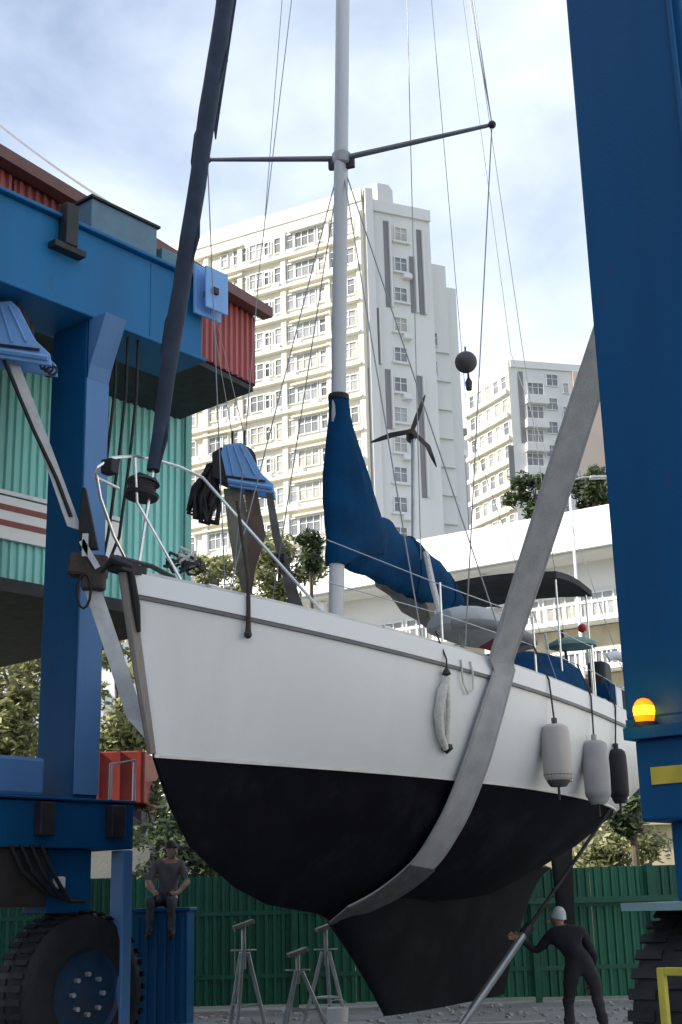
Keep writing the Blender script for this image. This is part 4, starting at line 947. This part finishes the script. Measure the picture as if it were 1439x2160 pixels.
# white hose / long slim fender
hp = [on_hull(x, y, .05)[0] for x, y in ((932, 1430), (922, 1460), (913, 1510), (918, 1550), (930, 1580))]
t = thing('rope_bight', 'white rope bight with dark taped ends hanging down the topsides', 'rope', hp[-1])
MB().tube(hp, [.03, .05, .045, .04, .03], 10).build('rope', ROPEW, t, True)
MB().tube([on_hull(934, 1440, .04)[0], on_hull(937, 1500, .04)[0], on_hull(934, 1570, .04)[0]], .022, 8).build('inner_strand', ROPEW, t, True)
MB().lathe(on_hull(932, 1592, .05)[0], Z, [(0, 0), (.05, .06), (.09, .05), (.1, 0)], 12).build('taped_end', mat('dark_tape', (.04, .03, .03), .7), t, True)
MB().lathe(on_hull(932, 1428, .05)[0], Z, [(0, 0), (.02, .045), (.07, .02), (.09, 0)], 12).build('taped_end', MC['dark_tape'], t, True)
e = on_hull(931, 1392, .05)[0]; MB().tube([on_hull(932, 1425, .05)[0], e, e-bn*.1+Z*.28], .009, 6).build('lanyard', ROPED, t)
lp_ = [on_hull(x, y, .03)[0] for x, y in ((965, 1392), (970, 1440), (980, 1464), (992, 1455), (990, 1420), (985, 1396))]
tag(MB().tube(lp_, .011, 6).build('rope_loop', ROPEW, smooth=True), 'thin pale rope loop hanging over the rail beside the sling', 'rope')
# dark boat hook over the side
bh = thing('boat_hook', 'dark brown pole dangling over the rail below the hoist block', 'pole', on_hull(511, 1335, .05)[0])
h0, u0_ = on_hull(513, 1300, .05)
MB().tube([on_hull(511, 1337, .05)[0], h0, V((h0.x, h0.y, 0))+Z*(sheer(u0_)+.18), stan(u0_)+Z*.64+bn*.02, stan(u0_)+Z*.85-bc_*.02], [.026, .018, .017, .016, .012], 8).build('shaft', BROWN, bh, True)
MB().ball(on_hull(511, 1340, .05)[0], .035, 10).build('tip', DARKM, bh, True)
# rope heap on the foredeck
t = thing('rope_heap', 'dark tangled rope heap on the foredeck by the pulpit foot', 'rope', bp_(1.35, .3, sheer(1.3)+.03))
for k, (px, py) in enumerate(((372, 1200), (395, 1190), (405, 1205))):
    c = P(px, py, 11.3); MB().tube([c+V((cos(i*.7)*.10*(1+.3*sin(i*1.3)), sin(i*.7)*.10, .03*sin(i*1.9)+.012*i/3)) for i in range(26)], .014, 6).build('coil', ROPED if k != 1 else ROPEW, t, True)
# anchor ball
ab = P(983, 764, 14.9)
t = thing('anchor_ball', 'dark grey ball day shape hoisted on the flag line', 'signal ball', ab-Z*.14)
MB().ball(ab, .135, 20).build('ball', mat('ball_grey', (.085, .075, .08), .7, var=.2, scale=12), t, True)
MB().lathe(ab-V((-.02, 0, .36)), Z, [(0, 0), (.0, .035), (.1, .045), (.16, .015), (.24, .01)], 10).build('toggle', DARKM, t, True)
MB().tube([ab+Z*.12, ab+Z*.2], .012, 6).build('becket', DARKM, t)
# dinghy lashed on the cabin top
dz = P(1012, 1345, 14.6)
t = thing('dinghy', 'small grey dinghy lashed on deck behind the sling', 'dinghy', dz)
rs = []
for i in range(11):
    f = i/10; w_ = .42*sqrt(max(.02, 1-(2*f-1)**4*(.9 if f > .5 else .97))); h = .30*(1-.5*(2*f-1)**2)
    rs.append([dz+bc_*(f-.5)*1.7+bn*w_*cos(a)+Z*(h*sin(a)+.02) for a in [pi*k/10 for k in range(11)]])
MB().rings(rs).build('shell', GREYR, t, True)
MB().tube([dz+bc_*(f-.5)*1.75+bn*.45*sqrt(max(.02, 1-(2*f-1)**4)) for f in [i/12 for i in range(13)]], .055, 10).build('gunwale', mat('dark_grey_trim', (.16, .16, .165), .6), t, True)
MB().strip([dz+bn*.30+Z*.29-bc_*.1, dz+Z*.36-bc_*.1, dz-bn*.3+Z*.29-bc_*.1], [bc_*.03]*3, .01, [Z]*3).build('lashing', ROPED, t)
t = tag(MB().add([P(1008, 1366, 13.95), P(1056, 1338, 13.95), P(1054, 1378, 13.95), P(1008, 1366, 14.25), P(1056, 1338, 14.25), P(1054, 1378, 14.25)], [(0, 1, 2), (3, 4, 5), (0, 1, 4, 3), (1, 2, 5, 4), (2, 0, 3, 5)]).build('folded_awning', mat('maroon_canvas', (.10, .018, .02), .85, var=.3)), 'folded maroon awning wedged beside the dinghy', 'awning')
# cockpit clutter
oc = P(1265, 1425, 17.2)
t = thing('outboard_motor', 'dark outboard motor clamped at the stern rail', 'outboard motor', oc-Z*.4)
MB().box(oc, AXB, (.16, .12, .17)).build('cowl', DARKM, t, bevel=.05); MB().box(oc-Z*.38, AXB, (.05, .05, .24)).build('shaft_leg', DARKM, t, bevel=.02)
jc = P(1302, 1420, 17.0)
t = thing('lifebuoy', 'white horseshoe lifebuoy on the stern rail next to the column', 'lifebuoy', jc-Z*.25)
MB().tube([jc+V((cos(a)*.2, .05, sin(a)*.24)) for a in [-.8*pi+i*pi*1.3/14+pi*.15 for i in range(15)]], .06, 10).build('ring', WHITEP, t, True)
MB().tube([jc+V((.2, .05, .05)), jc+V((.22, .05, -.6))], .012, 6).build('bracket', STAIN, t)
# street lamp beyond the boat
lb = P(1222, 1300, 55); tp_ = P(1214, 1012, 55)
t = thing('street_lamp', 'slim white street lamp in front of the terraced building', 'street lamp', (lb.x, lb.y, 0))
MB().tube([(lb.x, lb.y, 0), (lb.x, lb.y, 6), V((lb.x, lb.y, tp_.z))], [.11, .09, .05], 10).build('pole', WHITEP, t, True)
MB().tube([V((lb.x, lb.y, tp_.z-.05)), V((lb.x+.6, lb.y, tp_.z+.1)), V((lb.x+1.3, lb.y, tp_.z+.1))], [.05, .045, .04], 8).build('arm', STEEL, t, True)
MB().box((lb.x+1.3, lb.y, tp_.z+.08), AX, (.4, .14, .06)).build('lantern', STEEL, t, bevel=.03)
# red lorry body behind the bow
rc_ = P(248, 1600, 30)
t = thing('tipper_truck', 'red tipper truck body glimpsed beyond the bow', 'truck', (rc_.x, rc_.y, 0))
MB().box((rc_.x, rc_.y, 4.25), AX, (.78, 1.1, .55)).build('body', REDP, t, bevel=.03)
for k in range(4): MB().box((rc_.x-.66+k*.44, rc_.y-1.13, 4.25), AX, (.04, .04, .54)).build('rib', REDP, t)
MB().box((rc_.x, rc_.y, 3.3), AX, (.7, 1.0, .25)).build('chassis', DARKM, t)
MB().box((rc_.x, rc_.y, 1.56), AX, (.9, 1.05, 1.5)).build('loading_dock', CONC, t)
for x in (-.45, .45): MB().lathe((rc_.x+x, rc_.y-1.12, 3.15), (0, 1, 0), [(0, 0), (0, .1), (.02, .25), (.2, .25), (.2, 0)], 18).build('wheel', BLACK, t, True)

# ================================================================ YARD FLOOR
def jack(px, py, Y, h, label, spread=.38):
    c = P(px, py, Y); c = V((c.x, c.y, 0)); t = thing('jack_stand', label, 'jack stand', c, 0, 'jack stands on the yard floor')
    for k in range(3):
        a = 2*pi*k/3+.5+px; f = c+V((cos(a)*spread, sin(a)*spread, .02))
        MB().tube([c+V((cos(a)*.05, sin(a)*.05, h*.74)), f], .026, 8).build('leg', STEEL, t)
        MB().box(f, AX, (.06, .06, .012)).build('foot', STEEL, t)
    hp_ = [c+V((cos(2*pi*k/3+.5+px), sin(2*pi*k/3+.5+px), 0))*spread*.62+Z*h*.3 for k in range(3)]
    for k in range(3): MB().tube([hp_[k], hp_[(k+1) % 3]], .014, 6).build('brace', STEEL, t)
    MB().tube([c+Z*h*.6, c+Z*(h-.05)], .03, 10).build('screw', STEEL, t)
    MB().box(c+Z*(h-.03), (V((.9, .2, .3)), V((-.2, 1, 0)), V((-.3, 0, .9))), (.13, .13, .025)).build('pad', TIMBER, t, bevel=.01)
    MB().tube([c+Z*h*.76-V((.16, 0, 0)), c+Z*h*.76+V((.16, 0, 0))], .012, 6).build('handle', STEEL, t)
jack(515, 2150, 17.2, 1.38, 'tall grey steel jack stand nearest the blue container', .30)
jack(630, 2130, 17.8, 1.02, 'short splayed grey jack stand between two taller stands')
jack(690, 2125, 18.6, 1.3, 'grey steel jack stand just ahead of the keel', .34)
# shoring prop by the stern with the man beside it
pa = P(938, 2176, 15.5); pa.z = .04; pe = P(1288, 1706, 16.25); pb = lerp(pa, pe, .47)
t = thing('shoring_prop', 'pale steel shoring prop leaning up towards the stern', 'prop', pa)
MB().tube([pa, pb], .045, 10).build('outer_tube', STEEL, t); MB().tube([pb, pe], .022, 8).build('inner_tube', DARKM, t)
MB().lathe(pb, (pb-pa).normalized(), [(-.06, .06), (.06, .06), (.06, 0)], 12).build('collar', DARKM, t)
MB().box(pa-Z*.02, AX, (.1, .1, .02)).build('foot', STEEL, t)
# keel blocks, planks and odds and ends
def block(x, y, z, lx, ly, lz, rz, label, m=TIMBER, nm='timber_block', cat='timber'):
    a = V((cos(rz), sin(rz), 0)); b = V((-sin(rz), cos(rz), 0))
    return tag(MB().box((x, y, z+lz/2), (a, b, Z), (lx/2, ly/2, lz/2)).build(nm, m, bevel=.012), label, cat, {'plank': 'planks lying on the yard', 'timber': 'keel blocks'}.get(cat))
kb = bp_(4.7, 0, 0); block(kb.x, kb.y, 0.002, .9, .3, .24, .5, 'squared timber block on the ground under the keel toe')
kb = bp_(5.9, 0, 0); block(kb.x, kb.y, 0.002, .9, .3, .25, .6, 'squared timber block on the ground under mid keel')
for i, (px, py, Y, l, rz, lab) in enumerate(((600, 2140, 18.0, 2.6, .1, 'long grey plank lying ahead of the keel'), (560, 2150, 17.3, 1.8, -.3, 'short grey plank lying by the tall jack stand'), (900, 2135, 18.3, 3.0, .05, 'long pale plank lying behind the keel'), (860, 2150, 17.6, 1.6, .4, 'skewed plank lying beside the keel blocks'), (1010, 2150, 17.5, 1.4, -.2, 'plank lying at the foot of the shoring prop'))):
    c = P(px, py, Y); block(c.x, Y, .004+.06*(i % 2)*0, l, .2, .05, rz, lab, TIMBER if i % 2 else mat('pale_plank', (.36, .35, .33), .8, var=.2), 'plank', 'plank')
bk = P(712, 2112, 18.0); t = thing('paint_bucket', 'white paint bucket standing ahead of the keel', 'bucket', (bk.x, 18.0, 0))
MB().lathe((bk.x, 18, .003), Z, [(0, 0), (0, .12), (.3, .14), (.3, .13), (.27, .128), (.27, 0)], 20).build('pail', WHITEP, t, True)
MB().tube([V((bk.x+.14*cos(a), 18, .28+.12*sin(a))) for a in [pi*i/8 for i in range(9)]], .006, 5).build('bail', STEEL, t)
block(P(735, 2140, 17.4).x, 17.4, .003, .5, .4, .16, .2, 'grey crate lid lying before the white bucket', mat('grey_crate', (.33, .33, .34), .6), 'crate_lid', 'crate')
gv = MB()
for k in range(700):
    x, y = random.uniform(-4, 5), random.uniform(15.5, 21.8); r = random.uniform(.012, .04); a = random.uniform(0, 6)
    gv.box((x, y, r*.45), (V((cos(a), sin(a), .2)), V((-sin(a), cos(a), .1)), V((-.2, -.1, 1))), (r, r*random.uniform(.5, 1.2), r*.5))
tag(gv.build('gravel', MC['pale_plank']), 'loose gravel and chips strewn over the yard floor', 'gravel', kind='stuff')
# blue container and the blue beam lying before it
cx = P(340, 1950, 18.6).x
t = thing('storage_bin', 'blue ribbed steel storage bin behind the lift leg', 'bin', (cx, 18.6, 0))
MB().box((cx, 18.9, .76), AX, (.36, .4, .76)).build('body', BLUE, t)
for k in range(6): MB().box((cx-.3+k*.12, 18.49, .78), AX, (.028, .022, .66)).build('rib', BLUE, t)
MB().box((cx, 18.9, 1.545), AX, (.40, .44, .025)).build('lid', BLUE, t, bevel=.01)
bb = P(345, 2140, 16.6)
t = tag(MB().box((bb.x-.1, 16.6, .13), (V((1, .12, 0)), V((-.12, 1, 0)), Z), (.75, .16, .125)).build('steel_beam', PALEBLUE, bevel=.02), 'pale blue steel beam lying on the ground by the lift wheel', 'beam')

# ================================================================ PEOPLE
def person(label, base, joints, rad, mats, headc, face, hair, cat='person'):
    """joints: name -> (x,y,z) relative to base; body is one skinned surface with clothes by region"""
    edges = [('pelvis', 'waist'), ('waist', 'chest'), ('chest', 'neck'), ('neck', 'head'), ('head', 'crown'), ('chest', 'shl'), ('shl', 'ell'), ('ell', 'wrl'), ('wrl', 'hal'),
             ('chest', 'shr'), ('shr', 'elr'), ('elr', 'wrr'), ('wrr', 'har'), ('pelvis', 'hil'), ('hil', 'knl'), ('knl', 'anl'), ('anl', 'tol'), ('pelvis', 'hir'), ('hir', 'knr'), ('knr', 'anr'), ('anr', 'tor')]
    for sd2 in 'lr':
        h = V(joints['ha'+sd2]); wr = V(joints['wr'+sd2]); d = (h-wr).normalized(); s = d.cross(V((0, 1, 0))); s = s.normalized() if s.length > .1 else V((1, 0, 0)); bend = d.cross(s).normalized()
        for k, (o_, l) in enumerate(((-.028, .07), (-.01, .085), (.01, .082), (.027, .065))):
            a = 'f%s%d' % (sd2, k); joints[a] = h+s*o_+d*.03; joints[a+'b'] = h+s*o_*1.2+d*(.03+l*.55)+bend*.012; joints[a+'c'] = h+s*o_*1.2+d*(.03+l*.85)+bend*.035
            for nme in (a, a+'b', a+'c'): rad[nme] = .0095
            edges += [('ha'+sd2, a), (a, a+'b'), (a+'b', a+'c')]
        a = 'th'+sd2; joints[a] = h+s*-.045; joints[a+'b'] = h+s*-.06+d*.035+bend*.02; rad[a] = rad[a+'b'] = .011; edges += [('ha'+sd2, a), (a, a+'b')]
    names = list(joints); idx = {n_: i for i, n_ in enumerate(names)}
    me = bpy.data.meshes.new('body'); me.from_pydata([V(joints[n_]) for n_ in names], [(idx[a], idx[b]) for a, b in edges], [])
    o = bpy.data.objects.new('tmp_body', me); col.objects.link(o)
    sk = o.modifiers.new('skin', 'SKIN'); sk.use_smooth_shade = True
    for n_, i in idx.items():
        d = me.skin_vertices[0].data[i]; r = rad[n_]; d.radius = r if isinstance(r, tuple) else (r, r); d.use_root = (n_ == 'pelvis')
    ss = o.modifiers.new('sub', 'SUBSURF'); ss.levels = 2; ss.render_levels = 2
    dg = bpy.context.evaluated_depsgraph_get(); dg.update(); nm_ = bpy.data.meshes.new_from_object(o.evaluated_get(dg)); bpy.data.objects.remove(o)
    for vv in nm_.vertices: vv.co += vv.normal*(.022*noise.noise(vv.co*9)+.014*noise.noise(V((vv.co.x*7, vv.co.y*7, vv.co.z*26))))*(1 if vv.co.z < headc[2]-.16 and abs(vv.co.x) < .36 else 0)
    nm_.materials.clear()
    keys = list(mats); 
    for k in keys: nm_.materials.append(mats[k][0])
    segs = [(ki, V(joints[a]), V(joints[b])) for ki, k in enumerate(keys) for a, b in mats[k][1]]
    for pl in nm_.polygons:
        c = pl.center; best = (9, 0)
        for ki, a, b in segs:
            ab_ = b-a; f = max(0, min(1, (c-a).dot(ab_)/max(ab_.length_squared, 1e-8))); best = min(best, ((c-a-ab_*f).length, ki))
        pl.material_index = best[1]; pl.use_smooth = True
    t = thing('person', label, cat, base); b_ = bpy.data.objects.new('body', nm_); col.objects.link(b_); b_.parent = t; WM[b_.name] = WM[t.name]
    hc = V(base)+V(headc); fx = V(face).normalized(); sx = fx.cross(Z).normalized()
    hd = MB(); rs = []
    for i in range(13):
        a = pi*i/12; z = -.115*cos(a); r = .074*sin(a)**.75
        if z < -.03: r *= .86
        rs.append([hc+Z*z+sx*cos(t_)*r+fx*sin(t_)*r*1.18 for t_ in [2*pi*k/18 for k in range(18)]])
    hd.rings(rs).build('head', SKIN, t, True)
    MB().tube([hc+fx*.08+Z*.015, hc+fx*.105-Z*.02, hc+fx*.082-Z*.025], [.008, .014, .01], 8).build('nose', SKIN, t, True)
    for sg in (-1, 1):
        MB().lathe(hc+sx*sg*.07, sx*sg, [(0, .026), (.012, .028), (.018, .0)], 10).build('ear', SKIN, t, True)
        MB().ball(hc+fx*.078+sx*sg*.03+Z*.012, .009, 8).build('eye', BLACK, t, True)
    MB().box(hc+fx*.083-Z*.05, (sx, fx, Z), (.022, .006, .005)).build('mouth', mat('lip', (.25, .1, .09), .6), t)
    hm = MB(); rs = []
    for i in range(8):
        a = pi*.5*i/7; z = .122*sin(a)-.0; r = .089*cos(a)
        rs.append([hc+Z*(z+.005)-fx*.006+sx*cos(t_)*r+fx*sin(t_)*r*1.16+(Z*(.05*sin(t_)) if i == 0 else Z*0) for t_ in [2*pi*k/18 for k in range(18)]])
    hm.rings(rs).build('cap' if hair is CAPM else 'hair', hair, t, True)
    if hair is CAPM: MB().strip([hc+fx*.07+Z*.02, hc+fx*.15+Z*.0], [sx*.065, sx*.045], .01, [Z, Z]).build('cap_brim', CAPM, t)
    return t
RAD = dict(pelvis=(.16, .12), waist=(.145, .105), chest=(.165, .12), neck=.055, head=.06, crown=.04, shl=.075, shr=.075, ell=.05, elr=.05, wrl=.034, wrr=.034, hal=(.04, .022), har=(.04, .022),
           hil=.10, hir=.10, knl=.066, knr=.066, anl=.05, anr=.05, tol=.042, tor=.042)
SH = [('pelvis', 'waist'), ('waist', 'chest'), ('chest', 'shl'), ('chest', 'shr'), ('shl', 'ell'), ('shr', 'elr')]
FA = [('ell', 'wrl'), ('elr', 'wrr')]; TR = [('hil', 'knl'), ('knl', 'anl'), ('hir', 'knr'), ('knr', 'anr'), ('pelvis', 'hil'), ('pelvis', 'hir')]; FT = [('anl', 'tol'), ('anr', 'tor')]
SKN = [('wrl', 'hal'), ('wrr', 'har'), ('chest', 'neck'), ('neck', 'crown'), ('hal', 'frr')][:4]
SKN = [('wrl', 'hal'), ('wrr', 'har'), ('neck', 'crown')]
# man in dark clothes, back to the camera, left arm out to the prop
b0 = P(1222, 2100, 15.7); b0 = V((b0.x, 15.7, .0))
j = dict(pelvis=(.04, 0, .86), waist=(-.01, .02, 1.0), chest=(-.10, .08, 1.16), neck=(-.14, .16, 1.26), head=(-.15, .2, 1.31), crown=(-.15, .21, 1.38), shl=(-.26, .06, 1.17), ell=(-.42, .14, 1.0), wrl=(-.58, .14, 1.12), hal=(-.65, .13, 1.15),
         shr=(.09, .06, 1.19), elr=(.20, .06, .93), wrr=(.16, .1, .70), har=(.15, .12, .63), hil=(-.06, 0, .81), knl=(-.12, .06, .45), anl=(-.13, -.02, .09), tol=(-.16, .13, .05), hir=(.14, 0, .81), knr=(.22, .05, .45), anr=(.27, -.04, .09), tor=(.29, .11, .05))
person('person in dark work clothes and pale cap reaching out to the shoring prop', b0, j, dict(RAD), {'shirt': (DARKCL, SH+FA), 'trousers': (mat('dark_trousers', (.03, .03, .035), .9, var=.2), TR), 'shoe': (BLACK, FT), 'skin': (SKIN, SKN)}, (-.15, .21, 1.35), (-.6, .75, -.25), CAPM)
# man in a grey shirt sitting on the blue bin
b1 = V((cx+.02, 18.85, 1.57))
j = dict(pelvis=(0, 0, .12), waist=(.02, 0, .26), chest=(.05, -.04, .48), neck=(.08, -.06, .64), head=(.09, -.08, .72), crown=(.09, -.08, .8), shl=(-.13, -.04, .55), ell=(-.22, -.16, .34), wrl=(-.12, -.30, .20), hal=(-.08, -.36, .18),
         shr=(.22, -.02, .55), elr=(.31, -.12, .33), wrr=(.2, -.28, .2), har=(.16, -.34, .18), hil=(-.1, -.02, .10), knl=(-.14, -.46, .10), anl=(-.13, -.48, -.32), tol=(-.14, -.62, -.37), hir=(.1, -.02, .10), knr=(.14, -.46, .10), anr=(.15, -.50, -.32), tor=(.16, -.64, -.37))
person('person in a grey shirt sitting on the blue storage bin', b1, j, dict(RAD), {'shirt': (GREYSHIRT, SH), 'trousers': (mat('slate_trousers', (.05, .055, .065), .9, var=.2), TR), 'shoe': (BLACK, FT), 'skin': (SKIN, SKN+FA)}, (.09, -.08, .76), (.7, -.6, -.2), HAIR)
